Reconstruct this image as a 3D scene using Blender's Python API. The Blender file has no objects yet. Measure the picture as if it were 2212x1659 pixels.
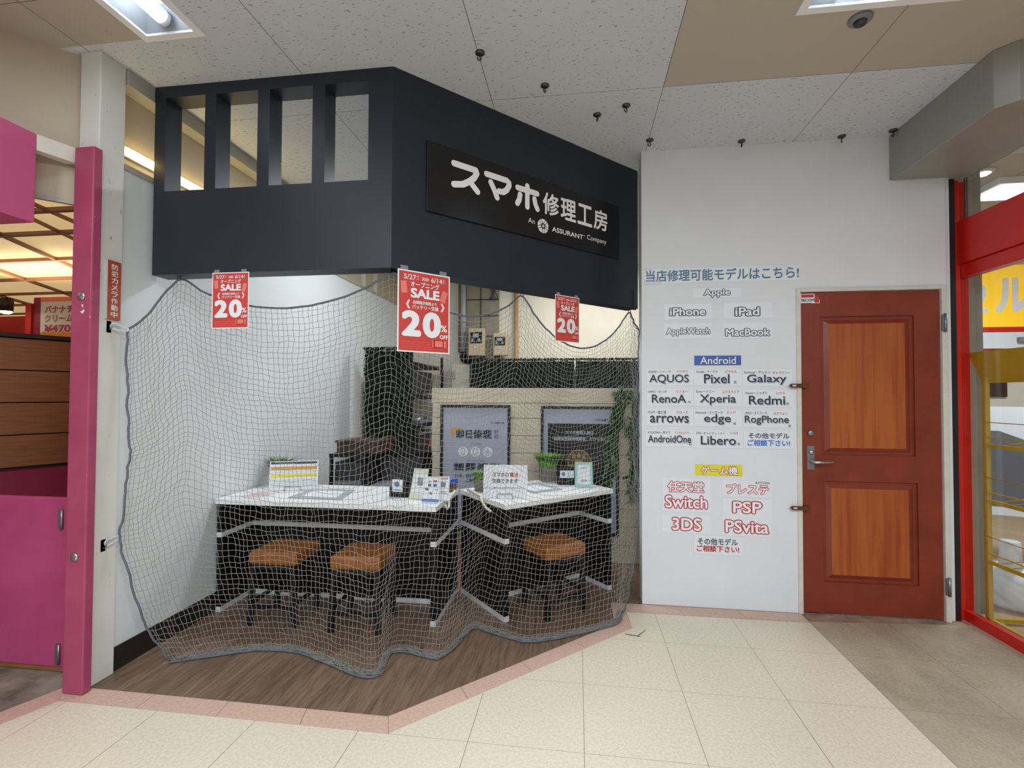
import bpy, bmesh, math, random
from mathutils import Matrix, Vector, noise

SC = bpy.context.scene
COL = SC.collection
R = math.radians
random.seed(7)

# ------------------------------------------------------------------ camera
F_PX, YAW, PITCH, ROLL, EYE = 1056.46, -0.133452, 0.0220574, 0.0036906, 1.35414
fw = Vector((math.sin(YAW)*math.cos(PITCH), math.cos(YAW)*math.cos(PITCH), math.sin(PITCH)))
rt = Vector((math.cos(YAW), -math.sin(YAW), 0))
up = rt.cross(fw)
rt, up = rt*math.cos(ROLL)+up*math.sin(ROLL), -rt*math.sin(ROLL)+up*math.cos(ROLL)
cd = bpy.data.cameras.new('camera')
cam = bpy.data.objects.new('camera', cd)
COL.objects.link(cam)
cam.matrix_world = Matrix(((rt.x, up.x, -fw.x, 0), (rt.y, up.y, -fw.y, 0), (rt.z, up.z, -fw.z, EYE), (0, 0, 0, 1)))
cd.sensor_width = 36
cd.lens = F_PX*36/2212
cd.clip_start = 0.05
SC.camera = cam

# ------------------------------------------------------------------ world, lamps, exposure
w = bpy.data.worlds.new('mall_air'); SC.world = w
w.use_nodes = True
w.node_tree.nodes['Background'].inputs[0].default_value = (0.88, 0.94, 1.0, 1)
w.node_tree.nodes['Background'].inputs[1].default_value = 0.34
SC.view_settings.view_transform = 'Standard'
SC.view_settings.look = 'None'
SC.view_settings.gamma = 1
SC.view_settings.exposure = 0.0
SC.view_settings.use_curve_mapping = False

def area(name, loc, sx, sy, watt, col=(1, 1, 1), rot=(0, 0, 0)):
    d = bpy.data.lights.new(name, 'AREA'); d.shape = 'RECTANGLE'
    d.size, d.size_y, d.energy, d.color = sx, sy, watt, col
    o = bpy.data.objects.new(name, d); COL.objects.link(o)
    o.location = loc; o.rotation_euler = rot
    return o
COOL = (0.87, 0.94, 1.0)
# unseen lights added behind the viewpoint, standing in for the corridor's ceiling lamps
for i, (x, y) in enumerate(((-1.80, -0.7), (0.2, -0.3), (2.0, -0.9), (-0.9, -3.4), (1.2, -3.4))):
    area('unseen_corridor_light', (x, y, 2.95), 0.3, 1.25, 66, COOL)
# area lights in the neighbouring shops and in the room behind the counter
area('pink_shop_upfill', (-4.0, 3.2, 2.22), 1.2, 0.6, 8, (1.0, 0.80, 0.52), (R(180), 0, 0))  # added upward fill that brightens the lattice ceiling, not a fixture
area('pink_shop_lamp_down', (-3.9, 2.9, 2.1), 0.5, 0.5, 14, (1.0, 0.85, 0.62))
area('red_shop_lamp', (4.2, 4.2, 2.9), 1.2, 0.4, 60, COOL)
area('back_room_lamp', (0.2, 5.2, 2.93), 1.2, 0.3, 34, (1.0, 0.97, 0.91))
area('counter_fill', (-1.0, 3.75, 2.93), 1.2, 0.3, 34, COOL)  # added fill light to brighten the booth, no fixture behind it

# ------------------------------------------------------------------ helpers
class G:
    """collects shapes in world (or local) coordinates for ONE mesh"""
    def __init__(s): s.v = []; s.f = []; s.sm = []; s.lay = 0.0
    def add(s, vs, fs, sm=False):
        n = len(s.v); s.v += [tuple(p) for p in vs]
        s.f += [tuple(i+n for i in f) for f in fs]; s.sm += [sm]*len(fs)
        return s
    def box(s, a, b, m=None):
        x0, y0, z0 = a; x1, y1, z1 = b
        v = [Vector(p) for p in ((x0,y0,z0),(x1,y0,z0),(x1,y1,z0),(x0,y1,z0),(x0,y0,z1),(x1,y0,z1),(x1,y1,z1),(x0,y1,z1))]
        if m: v = [m @ p for p in v]
        return s.add(v, ((3,2,1,0),(4,5,6,7),(0,1,5,4),(1,2,6,5),(2,3,7,6),(3,0,4,7)))
    def prism(s, poly, z0, z1):
        n = len(poly)
        v = [(x, y, z0) for x, y in poly]+[(x, y, z1) for x, y in poly]
        f = [tuple(range(n-1, -1, -1)), tuple(range(n, 2*n))]+[(i, (i+1) % n, n+(i+1) % n, n+i) for i in range(n)]
        return s.add(v, f)
    def quad(s, *p): return s.add(p, (tuple(range(len(p))),))
    def tube(s, pts, r, n=6, closed=False, cap=True):
        pts = [Vector(p) for p in pts]; m = len(pts); vs = []; fs = []
        ref = None
        for i, p in enumerate(pts):
            a = pts[i-1] if (i or closed) else p
            b = pts[(i+1) % m] if (i < m-1 or closed) else p
            t = (b-a)
            t = t.normalized() if t.length > 1e-9 else Vector((0, 0, 1))
            if ref is None: ref = t.orthogonal().normalized()
            u = (ref-t*ref.dot(t))
            u = u.normalized() if u.length > 1e-6 else t.orthogonal().normalized()
            ref = u; w_ = t.cross(u)
            rr = r[i] if isinstance(r, (list, tuple)) else r
            vs += [p+(u*math.cos(2*math.pi*k/n)+w_*math.sin(2*math.pi*k/n))*rr for k in range(n)]
        L = m if closed else m-1
        for i in range(L):
            j = (i+1) % m
            fs += [(i*n+k, i*n+(k+1) % n, j*n+(k+1) % n, j*n+k) for k in range(n)]
        if cap and not closed: fs += [tuple(range(n-1, -1, -1)), tuple(range((m-1)*n, m*n))]
        return s.add(vs, fs, True)
    def lathe(s, c, prof, n=20, axis='z'):
        c = Vector(c); vs = []; fs = []
        for r_, h in prof:
            for k in range(n):
                a = 2*math.pi*k/n
                p = Vector((r_*math.cos(a), r_*math.sin(a), h))
                if axis == 'y': p = Vector((p.x, -p.z, p.y))
                if axis == 'x': p = Vector((p.z, p.x, p.y))
                vs.append(c+p)
        for i in range(len(prof)-1):
            fs += [(i*n+k, i*n+(k+1) % n, (i+1)*n+(k+1) % n, (i+1)*n+k) for k in range(n)]
        fs += [tuple(range(n-1, -1, -1)), tuple(range((len(prof)-1)*n, len(prof)*n))]
        return s.add(vs, fs, True)
    def flat(s, poly, y):
        """flat polygon given as (x, z) facing -y"""
        return s.add([(x, y, z) for x, z in poly], (tuple(range(len(poly))),))
    def rect(s, x0, z0, x1, z1, y): return s.flat(((x0, z0), (x1, z0), (x1, z1), (x0, z1)), y)
    def disc(s, cx, cz, r, y, n=28):
        return s.flat([(cx+r*math.cos(2*math.pi*k/n), cz+r*math.sin(2*math.pi*k/n)) for k in range(n)], y)
    def ring(s, cx, cz, r0, r1, y, n=28, a0=0, a1=2*math.pi):
        for k in range(n):
            a, b = a0+(a1-a0)*k/n, a0+(a1-a0)*(k+1)/n
            s.flat([(cx+r0*math.cos(b), cz+r0*math.sin(b)), (cx+r0*math.cos(a), cz+r0*math.sin(a)),
                    (cx+r1*math.cos(a), cz+r1*math.sin(a)), (cx+r1*math.cos(b), cz+r1*math.sin(b))], y)
        return s
    def stroke(s, pts, wd, y):
        """flat round-ended pen stroke in the (x, z) plane"""
        h = wd/2; y -= s.lay; s.lay += 0.0002
        for (ax, az), (bx, bz) in zip(pts, pts[1:]):
            dx, dz = bx-ax, bz-az; L = math.hypot(dx, dz) or 1; nx, nz = -dz/L*h, dx/L*h
            s.flat([(ax-nx, az-nz), (bx-nx, bz-nz), (bx+nx, bz+nz), (ax+nx, az+nz)], y); y -= 0.00002
        for a, b in pts: s.disc(a, b, h, y, 14); y -= 0.00002
        return s
    def text(s, body, box, y, bold=0.0, fit=None):
        """flat lettering fitted to box (x0, z0, x1, z1); heavier weights overlay shifted outlines"""
        vs, fs = glyphs(body); e = bold if fit is None else fit
        xs = [p[0] for p in vs]; zs = [p[1] for p in vs]
        ax, bx, az, bz = min(xs)-e, max(xs)+e, min(zs)-e, max(zs)+e
        kx = (box[2]-box[0])/max(bx-ax, 1e-6); kz = (box[3]-box[1])/max(bz-az, 1e-6)
        n = 0 if bold < 0.002 else 8 if bold < 0.045 else 12
        for q in range(n+1):
            dx, dz = (0, 0) if q == n else (bold*math.cos(2*math.pi*q/n), bold*math.sin(2*math.pi*q/n))
            s.add([(box[0]+(p[0]+dx-ax)*kx, y-0.00006*q, box[1]+(p[1]+dz-az)*kz) for p in vs], fs)
        return s

_gl = {}
def glyphs(body):
    if body not in _gl:
        c = bpy.data.curves.new('lettering', 'FONT'); c.body = body; c.resolution_u = 4
        o = bpy.data.objects.new('lettering', c); COL.objects.link(o)
        dg = bpy.context.evaluated_depsgraph_get()
        m = bpy.data.meshes.new_from_object(o.evaluated_get(dg))
        _gl[body] = ([tuple(v.co) for v in m.vertices], [tuple(p.vertices) for p in m.polygons])
        bpy.data.objects.remove(o); bpy.data.curves.remove(c); bpy.data.meshes.remove(m)
    return _gl[body]

WM = {}
def thing(name, label, cat, loc=(0, 0, 0), rz=0.0, group=None):
    o = bpy.data.objects.new(name, None); COL.objects.link(o)
    o.location = loc; o.rotation_euler = (0, 0, rz); o.empty_display_size = 0.1
    o['label'] = label; o['category'] = cat
    if group: o['group'] = group
    WM[o.name] = Matrix.Translation(Vector(loc)) @ Matrix.Rotation(rz, 4, 'Z')
    return o
def build(name, g, m, parent=None, local=False, bevel=0.0, smooth=None, label=None):
    me = bpy.data.meshes.new(name)
    v = g.v
    if parent is not None and not local:
        inv = WM[parent.name].inverted(); v = [tuple(inv @ Vector(p)) for p in v]
    me.from_pydata(v, [], g.f); me.update()
    sm = g.sm if smooth is None else [smooth]*len(g.f)
    me.polygons.foreach_set('use_smooth', sm)
    me.materials.append(m)
    o = bpy.data.objects.new(name, me); COL.objects.link(o)
    if parent is not None:
        o.parent = parent; WM[o.name] = WM[parent.name]
    else:
        WM[o.name] = Matrix()
    if bevel:
        b = o.modifiers.new('edge', 'BEVEL'); b.width = bevel; b.segments = 2; b.limit_method = 'ANGLE'
    if label: o['label'] = label
    return o
def tag(o, label, cat, group=None):
    o['label'] = label; o['category'] = cat
    if group: o['group'] = group
    return o
def struct(name, g, m, bevel=0, parent=None):
    o = build(name, g, m, parent, bevel=bevel)
    if parent is None: o['kind'] = 'structure'
    return o
def copy_tree(o, parent=None):
    c = o.copy(); COL.objects.link(c)
    if parent is not None: c.parent = parent
    for ch in list(o.children): copy_tree(ch, c)
    return c

# ------------------------------------------------------------------ materials
def lin(c):
    def f(u):
        u /= 255.0
        return u/12.92 if u <= 0.04045 else ((u+0.055)/1.055)**2.4
    return (f(c[0]), f(c[1]), f(c[2]), 1)
class NT:
    def __init__(s, name):
        s.m = bpy.data.materials.new(name); s.m.use_nodes = True
        s.t = s.m.node_tree; s.n = s.t.nodes; s.b = s.n['Principled BSDF']
    def link(s, a, b): s.t.links.new(a, b)
    def node(s, kind, **kw):
        x = s.n.new(kind)
        for k, v in kw.items(): setattr(x, k, v)
        return x
    def val(s, sock, v):
        if hasattr(v, 'is_linked'): s.link(v, sock)
        else: sock.default_value = v
    def math(s, op, a, b=0.0, c=0.0):
        x = s.node('ShaderNodeMath', operation=op)
        s.val(x.inputs[0], a); s.val(x.inputs[1], b); s.val(x.inputs[2], c)
        return x.outputs[0]
    def mix(s, f, a, b, bt='MIX'):
        x = s.node('ShaderNodeMix', data_type='RGBA', blend_type=bt)
        s.val(x.inputs[0], f); s.val(x.inputs[6], a); s.val(x.inputs[7], b)
        return x.outputs[2]
    def coord(s, scale=(1, 1, 1), which='Object', rot=(0, 0, 0)):
        if which == 'Position': o = s.node('ShaderNodeNewGeometry').outputs['Position']
        else: o = s.node('ShaderNodeTexCoord').outputs[which]
        mp = s.node('ShaderNodeMapping'); mp.inputs['Scale'].default_value = scale; mp.inputs['Rotation'].default_value = rot
        s.link(o, mp.inputs[0]); return mp.outputs[0]
    def noise(s, vec, scale, detail=3, rough=0.55):
        x = s.node('ShaderNodeTexNoise'); x.inputs['Scale'].default_value = scale
        x.inputs['Detail'].default_value = detail; x.inputs['Roughness'].default_value = rough
        s.link(vec, x.inputs['Vector']); return x.outputs['Fac']
    def step(s, v, a, b):
        x = s.node('ShaderNodeMapRange'); x.clamp = True
        s.link(v, x.inputs[0]); x.inputs[1].default_value = a; x.inputs[2].default_value = b
        return x.outputs[0]
    def bump(s, h, strength=0.2, dist=0.01):
        x = s.node('ShaderNodeBump'); x.inputs['Strength'].default_value = strength; x.inputs['Distance'].default_value = dist
        s.link(h, x.inputs['Height']); s.link(x.outputs[0], s.b.inputs['Normal'])
    def fin(s, col, rough=0.6, metal=0.0, spec=0.5):
        s.val(s.b.inputs['Base Color'], col); s.val(s.b.inputs['Roughness'], rough)
        s.b.inputs['Metallic'].default_value = metal; s.b.inputs['Specular IOR Level'].default_value = spec
        return s.m
def mat(name, c, rough=0.6, var=0.08, scale=12, bump=0.0, metal=0.0, spec=0.5, stretch=(1, 1, 1), c2=None):
    t = NT(name); v = t.noise(t.coord(stretch), scale, 4)
    a = lin(c); b = lin(c2) if c2 else tuple(x*(1-var*2) for x in a[:3])+(1,)
    if bump: t.bump(v, bump, 0.004)
    return t.fin(t.mix(t.step(v, 0.35, 0.7), a, b), rough, metal, spec)
def emit(name, c, strength):
    t = NT(name); t.b.inputs['Base Color'].default_value = lin(c)
    t.b.inputs['Emission Color'].default_value = lin(c); t.b.inputs['Emission Strength'].default_value = strength
    return t.m

MT = {}
MT['white_wall'] = mat('white_wall_paint', (226, 229, 233), 0.75, 0.02, 3, bump=0.0)
t = NT('white_wallpaper'); v = t.noise(t.coord(), 160, 3); t.bump(v, 0.35, 0.003)
MT['wallpaper'] = t.fin(t.mix(t.noise(t.coord(), 2.5, 3), lin((224, 228, 230)), lin((214, 219, 221))), 0.8)
MT['off_white'] = mat('off_white_paint', (226, 222, 208), 0.7, 0.05, 3)
t = NT('worn_white_paint'); c_ = t.coord((1, 1, 0.35)); v = t.noise(c_, 26, 5, 0.7); d_ = t.noise(t.coord(), 4, 3)
MT['pillar'] = t.fin(t.mix(t.step(v, 0.65, 0.70), t.mix(d_, lin((228, 228, 221)), lin((212, 212, 204))), lin((120, 116, 104))), 0.55)
MT['beige_board'] = mat('beige_board', (196, 182, 160), 0.6, 0.05, 2.0)
MT['trim_grey'] = mat('grey_trim', (176, 174, 166), 0.6, 0.06, 6)
MT['baseboard'] = mat('dark_brown_skirting', (38, 31, 28), 0.5, 0.12, 20, stretch=(1, 1, 10))
# speckled ceiling tiles with a few plain beige panels
def ceiling_mat():
    t = NT('speckled_ceiling_panels'); pos = t.node('ShaderNodeNewGeometry').outputs['Position']
    sp = t.node('ShaderNodeSeparateXYZ'); t.link(pos, sp.inputs[0]); X, Y = sp.outputs[0], sp.outputs[1]
    def line(v, off, per, wd):
        f = t.math('FRACT', t.math('DIVIDE', t.math('ADD', v, 100*per-off), per))
        return t.math('LESS_THAN', t.math('MINIMUM', f, t.math('SUBTRACT', 1.0, f)), wd/per)
    grid = t.math('MAXIMUM', line(X, 0.443, 0.91, 0.0018), line(Y, 2.605, 0.91, 0.0014))
    n1 = t.noise(t.coord((1, 2.6, 1), 'Position', (0, 0, 0.25)), 34, 2, 0.6)
    n2 = t.noise(t.coord((1, 1, 1), 'Position'), 190, 2, 0.6)
    spk = t.math('MAXIMUM', t.math('MULTIPLY', t.step(n1, 0.63, 0.68), 0.55), t.math('MULTIPLY', t.step(n2, 0.66, 0.72), 0.35))
    base = t.mix(t.noise(t.coord((1, 1, 1), 'Position'), 1.6, 3), lin((214, 219, 226)), lin((203, 208, 214)))
    a = t.mix(spk, base, lin((92, 84, 76)))
    n3 = t.noise(t.coord((1, 1, 1), 'Position'), 14, 4, 0.7)
    bg = t.mix(t.math('MULTIPLY', t.step(n3, 0.70, 0.76), 0.6), lin((188, 180, 167)), lin((96, 78, 58)))
    br = t.math('MULTIPLY', t.math('GREATER_THAN', X, 0.443), t.math('LESS_THAN', Y, 2.605))
    bl = t.math('MULTIPLY', t.math('LESS_THAN', X, -1.96), t.math('LESS_THAN', Y, 1.95))
    room = t.math('GREATER_THAN', Y, 3.62)
    col = t.mix(t.math('MAXIMUM', br, bl), a, bg)
    col = t.mix(room, col, lin((196, 190, 180)))
    col = t.mix(t.math('MULTIPLY', grid, 0.8), col, lin((70, 64, 58)))
    return t.fin(col, 0.85, 0, 0.2)
MT['ceiling'] = ceiling_mat()
def tile_mat(name, ca, cb, dirt=0.0, rough=0.32):
    t = NT(name); pos = t.node('ShaderNodeNewGeometry').outputs['Position']
    sp = t.node('ShaderNodeSeparateXYZ'); t.link(pos, sp.inputs[0])
    def line(v, off, wd, per=0.45):
        f = t.math('FRACT', t.math('DIVIDE', t.math('ADD', v, 100*per-off), per))
        return t.math('LESS_THAN', t.math('MINIMUM', f, t.math('SUBTRACT', 1.0, f)), wd/per)
    grid = t.math('MAXIMUM', line(sp.outputs[0], 0.476, 0.0013), t.math('MULTIPLY', line(sp.outputs[1], 2.3495, 0.0011), 0.75))
    fl = t.noise(t.coord((1, 1, 1), 'Position'), 75, 3, 0.65); big = t.noise(t.coord((1, 1, 1), 'Position'), 1.7, 4)
    col = t.mix(t.step(fl, 0.36, 0.66), lin(ca), lin(cb))
    col = t.mix(t.math('MULTIPLY', t.step(fl, 0.70, 0.76), 0.6), col, lin((245, 240, 228)))
    if dirt:
        col = t.mix(t.math('MULTIPLY', t.step(t.noise(t.coord((1, 0.7, 1), 'Position'), 3.2, 5, 0.7), 0.40, 0.75), dirt), col, lin((84, 72, 58)))
    col = t.mix(t.math('MULTIPLY', t.step(big, 0.45, 0.8), 0.12), col, lin((170, 158, 140)))
    col = t.mix(t.math('MULTIPLY', grid, 0.72), col, lin((74, 66, 56)))
    return t.fin(col, t.math('ADD', rough, t.math('MULTIPLY', fl, 0.16)), 0, 0.45)
MT['tile'] = tile_mat('cream_vinyl_tile', (221, 211, 192), (206, 195, 175))
MT['tile_worn'] = tile_mat('worn_grey_tile', (182, 170, 149), (166, 153, 132), 0.40, 0.36)
MT['tile_pink'] = mat('pink_border_tile', (206, 175, 157), 0.4, 0.05, 70, c2=(190, 157, 139))
MT['tile_pink_worn'] = mat('grimy_pink_tile', (172, 142, 126), 0.5, 0.12, 9, c2=(118, 98, 86))
MT['tile_grout'] = mat('border_joint', (92, 72, 64), 0.8)
MT['concrete'] = mat('dirty_concrete', (150, 140, 126), 0.85, 0.15, 6, c2=(86, 76, 66))
MT['tan_floor'] = mat('tan_shop_floor', (186, 160, 130), 0.4, 0.1, 4)
def wood_floor():
    t = NT('dark_wood_vinyl'); rot = (0, 0, R(14))
    a = t.noise(t.coord((14, 1.1, 1), 'Position', rot), 3.0, 6, 0.65)
    b = t.noise(t.coord((60, 3, 1), 'Position', rot), 3.0, 3, 0.6)
    mp = t.coord((1, 1, 1), 'Position', rot)
    sp = t.node('ShaderNodeSeparateXYZ'); t.link(mp, sp.inputs[0])
    pl = t.math('FLOOR', t.math('DIVIDE', sp.outputs[0], 0.15))
    wn = t.node('ShaderNodeTexWhiteNoise', noise_dimensions='1D'); t.link(pl, wn.inputs['W'])
    col = t.mix(t.step(a, 0.3, 0.7), lin((82, 63, 50)), lin((138, 113, 92)))
    col = t.mix(t.math('MULTIPLY', t.step(b, 0.45, 0.75), 0.35), col, lin((160, 136, 114)))
    col = t.mix(t.math('MULTIPLY', wn.outputs[0], 0.35), col, lin((76, 58, 46)))
    f = t.math('FRACT', t.math('DIVIDE', sp.outputs[0], 0.15))
    col = t.mix(t.math('MULTIPLY', t.math('LESS_THAN', f, 0.012), 0.5), col, lin((40, 30, 24)))
    return t.fin(col, 0.42, 0, 0.4)
MT['wood_floor'] = wood_floor()
MT['fascia'] = mat('matt_black_navy_board', (33, 40, 52), 0.45, 0.04, 3, spec=0.45)
MT['sign_black'] = mat('satin_black_sign', (16, 17, 21), 0.3, 0.03, 8, spec=0.5)
MT['white_print'] = mat('white_print', (240, 242, 245), 0.5, 0.01)
MT['sign_white'] = mat('bright_white_vinyl', (253, 253, 254), 0.45, 0.0)
MT['paper'] = mat('white_paper', (230, 234, 239), 0.42, 0.015, 4)
MT['ink'] = mat('dark_ink', (44, 50, 62), 0.5, 0.02)
MT['grey_ink'] = mat('grey_ink', (96, 100, 108), 0.5, 0.02)
MT['pale_ink'] = mat('pale_grey_ink', (182, 188, 200), 0.5, 0.02)
MT['red_ink'] = mat('red_ink', (190, 52, 58), 0.5, 0.02)
MT['slate_ink'] = mat('slate_blue_ink', (88, 126, 152), 0.5, 0.02)
MT['blue_ink'] = mat('blue_ink', (78, 128, 206), 0.5, 0.02)
MT['sign_blue'] = mat('blue_paper', (60, 96, 180), 0.4, 0.02)
MT['sign_yellow'] = mat('yellow_paper', (232, 222, 46), 0.4, 0.03)
MT['poster_red'] = mat('poster_red', (212, 72, 66), 0.42, 0.03, 5)
MT['poster_pale'] = mat('poster_salmon', (240, 132, 120), 0.45, 0.03)
MT['poster_dark'] = mat('poster_dark_red', (168, 44, 40), 0.45, 0.03)
t = NT('clear_tape'); t.b.inputs['Alpha'].default_value = 0.16
MT['tape'] = t.fin(lin((235, 235, 240)), 0.15)
MT['pink'] = mat('worn_pink_paint', (186, 74, 122), 0.42, 0.05, 3, c2=(168, 60, 104))
t = NT('chipped_pink_post'); v = t.noise(t.coord((6, 6, 1.2)), 9, 5, 0.75); sx_ = t.node('ShaderNodeSeparateXYZ'); t.link(t.node('ShaderNodeNewGeometry').outputs['Position'], sx_.inputs[0])
edge_ = t.math('GREATER_THAN', sx_.outputs[0], -2.203)
MT['pink_post'] = t.fin(t.mix(t.math('MULTIPLY', t.step(v, 0.66, 0.68), edge_), t.mix(t.step(t.noise(t.coord(), 3, 4), 0.35, 0.7), lin((172, 74, 108)), lin((154, 60, 92))), lin((226, 214, 210))), 0.42)
MT['pink_sign'] = mat('pink_sign_lit_tone', (206, 96, 140), 0.4, 0.03, 3)  # brighter than the other pink: stronger light on the sign put into colour
MT['pink_dark'] = mat('deep_pink_paint', (146, 40, 70), 0.45, 0.06, 4)
MT['red_wall'] = mat('red_wall', (196, 44, 50), 0.5, 0.06, 3)
MT['plank_brown'] = mat('stained_plank', (150, 98, 62), 0.5, 0.1, 6, stretch=(1, 1, 14), c2=(128, 80, 50))
MT['dark_brown'] = mat('dark_brown_wood', (52, 30, 26), 0.5, 0.1)
MT['chrome'] = mat('scuffed_steel', (190, 192, 194), 0.28, 0.06, 40, metal=0.9)
MT['pale_steel'] = mat('pale_steel', (222, 226, 230), 0.3, 0.03, 40, metal=0.35)
MT['dull_steel'] = mat('dull_steel', (150, 152, 154), 0.4, 0.08, 30, metal=0.85)
MT['rust'] = mat('rusty_steel', (116, 76, 48), 0.6, 0.15, 60, metal=0.5, c2=(74, 46, 30))
MT['plate_red'] = mat('brick_red_plate', (176, 74, 46), 0.45, 0.04)
MT['door_frame'] = mat('cream_door_frame', (220, 216, 204), 0.5, 0.07, 9)
MT['door'] = mat('brick_red_door_paint', (136, 54, 32), 0.36, 0.06, 5, c2=(118, 45, 28))
t = NT('weathered_orange_door_panel'); a_ = t.noise(t.coord((9, 1, 0.5)), 2.4, 4, 0.6); b_ = t.noise(t.coord((1, 1, 0.6)), 2.2, 3)
MT['door_panel'] = t.fin(t.mix(t.step(a_, 0.42, 0.68), t.mix(t.step(b_, 0.3, 0.7), lin((178, 100, 40)), lin((162, 82, 34))), lin((152, 62, 30))), 0.36)
MT['black'] = mat('black_melamine', (12, 12, 15), 0.5, 0.05, 8, spec=0.3)
MT['black_metal'] = mat('black_metal', (16, 16, 18), 0.45, 0.05, 20)
MT['white_edge'] = mat('white_edge_strip', (222, 222, 224), 0.45, 0.02)
MT['top'] = mat('white_desk_top', (238, 240, 240), 0.3, 0.01, 4)
MT['leather'] = mat('tan_leather', (158, 95, 37), 0.42, 0.08, 26, bump=0.15, c2=(136, 78, 29))
MT['net'] = mat('grey_nylon_twine', (150, 146, 140), 0.7, 0.04, 60)
MT['rope'] = mat('slate_grey_rope', (100, 107, 116), 0.7, 0.08, 90)
MT['wood_wall'] = None
def plank_wall():
    t = NT('pale_knotty_planks'); g_ = t.noise(t.coord((1.2, 1, 16), 'Object'), 3.2, 5, 0.6); k_ = t.noise(t.coord((1, 1, 1.3)), 8, 3, 0.5)
    col = t.mix(t.step(g_, 0.3, 0.72), lin((218, 208, 186)), lin((190, 177, 152)))
    col = t.mix(t.math('MULTIPLY', t.step(k_, 0.70, 0.76), 0.8), col, lin((92, 66, 44)))
    return t.fin(col, 0.6)
MT['wood_wall'] = plank_wall()
MT['poster_grey'] = mat('silver_grey_poster', (172, 178, 196), 0.32, 0.05, 3)
MT['leaf'] = mat('dark_artificial_leaf', (34, 66, 38), 0.5, 0.15, 30, c2=(16, 36, 20))
MT['leaf_back'] = mat('hedge_backing', (16, 24, 17), 0.8)
MT['leaf_bright'] = mat('bright_green_leaf', (112, 160, 56), 0.5, 0.12, 40, c2=(70, 118, 36))
MT['leaf_mid'] = mat('mid_green_leaf', (74, 112, 62), 0.5, 0.12, 40, c2=(44, 78, 40))
MT['pot_grey'] = mat('grey_pot', (120, 116, 104), 0.7, 0.1, 30)
MT['grey'] = mat('grey_plastic', (128, 132, 138), 0.5, 0.04)
MT['pale_grey'] = mat('pale_grey_edging', (168, 176, 182), 0.4, 0.03)
MT['dark_grey'] = mat('charcoal_plastic', (58, 58, 62), 0.5, 0.05)
MT['wood_dark'] = mat('dark_walnut', (70, 46, 34), 0.5, 0.12, 8, stretch=(8, 1, 1))
MT['carton'] = mat('brown_carton', (120, 90, 68), 0.7, 0.08)
MT['blue'] = mat('blue_plastic', (36, 84, 200), 0.4, 0.04)
MT['teal'] = mat('mint_frame', (160, 204, 194), 0.4, 0.03)
MT['pale_green'] = mat('pale_green_paper', (212, 222, 200), 0.45, 0.03)
MT['faded_pink'] = mat('faded_pink_print', (216, 194, 190), 0.5, 0.05)
MT['orange'] = mat('orange_print', (222, 150, 50), 0.5, 0.05)
MT['meter_case'] = mat('beige_meter_case', (206, 190, 156), 0.5, 0.04)
MT['block'] = mat('cement_board', (150, 144, 126), 0.8, 0.1, 8)
MT['copper'] = mat('tan_pipe', (176, 140, 92), 0.5, 0.08, 10)
MT['ivory'] = mat('ivory_box', (216, 214, 198), 0.5, 0.03)
MT['beam'] = mat('grey_green_beam', (152, 152, 144), 0.45, 0.05, 3)
MT['red'] = mat('red_enamel', (208, 32, 22), 0.3, 0.05, 3)
MT['black_trim'] = mat('black_strip', (26, 24, 24), 0.5, 0.1, 12)
MT['yellow'] = mat('yellow_enamel', (206, 166, 26), 0.4, 0.08, 8)
MT['lamp_white'] = mat('white_lamp_housing', (240, 243, 246), 0.4, 0.01)
MT['reflector'] = mat('grey_lamp_reflector', (150, 158, 166), 0.35, 0.01)
MT['hook'] = mat('dark_cup_hook', (96, 92, 88), 0.35, 0.1, 40, metal=0.8)
MT['cream_panel'] = emit('lit_cream_panel', (232, 206, 150), 0.55)
MT['lattice'] = mat('brown_lattice', (140, 98, 78), 0.5, 0.08)
MT['bronze'] = mat('bronze_print', (92, 74, 44), 0.5, 0.08, 20)
MT['tube'] = emit('fluorescent_tube', (240, 248, 255), 8.0)
MT['warm_tube'] = emit('warm_fluorescent_tube', (255, 226, 150), 9.0)
MT['sign_lit'] = emit('lit_yellow_sign', (238, 190, 30), 0.55)
MT['spot'] = emit('lit_bulb', (255, 240, 210), 14.0)
def glass():
    m = bpy.data.materials.new('clear_pane'); m.use_nodes = True; n = m.node_tree.nodes; l = m.node_tree.links
    n.clear(); o = n.new('ShaderNodeOutputMaterial'); mx = n.new('ShaderNodeMixShader'); lw = n.new('ShaderNodeLayerWeight')
    tr = n.new('ShaderNodeBsdfTransparent'); gl = n.new('ShaderNodeBsdfGlossy'); gl.inputs['Roughness'].default_value = 0.02
    mr = n.new('ShaderNodeMapRange'); pw = n.new('ShaderNodeMath'); pw.operation = 'POWER'; pw.inputs[1].default_value = 4
    lw.inputs[0].default_value = 0.5; l.new(lw.outputs['Facing'], pw.inputs[0]); l.new(pw.outputs[0], mr.inputs[0])
    mr.inputs[3].default_value = 0.035; mr.inputs[4].default_value = 0.6
    tr.inputs[0].default_value = (0.97, 0.985, 0.98, 1)
    l.new(mr.outputs[0], mx.inputs[0]); l.new(tr.outputs[0], mx.inputs[1]); l.new(gl.outputs[0], mx.inputs[2]); l.new(mx.outputs[0], o.inputs[0])
    return m
MT['glass'] = glass()
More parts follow.
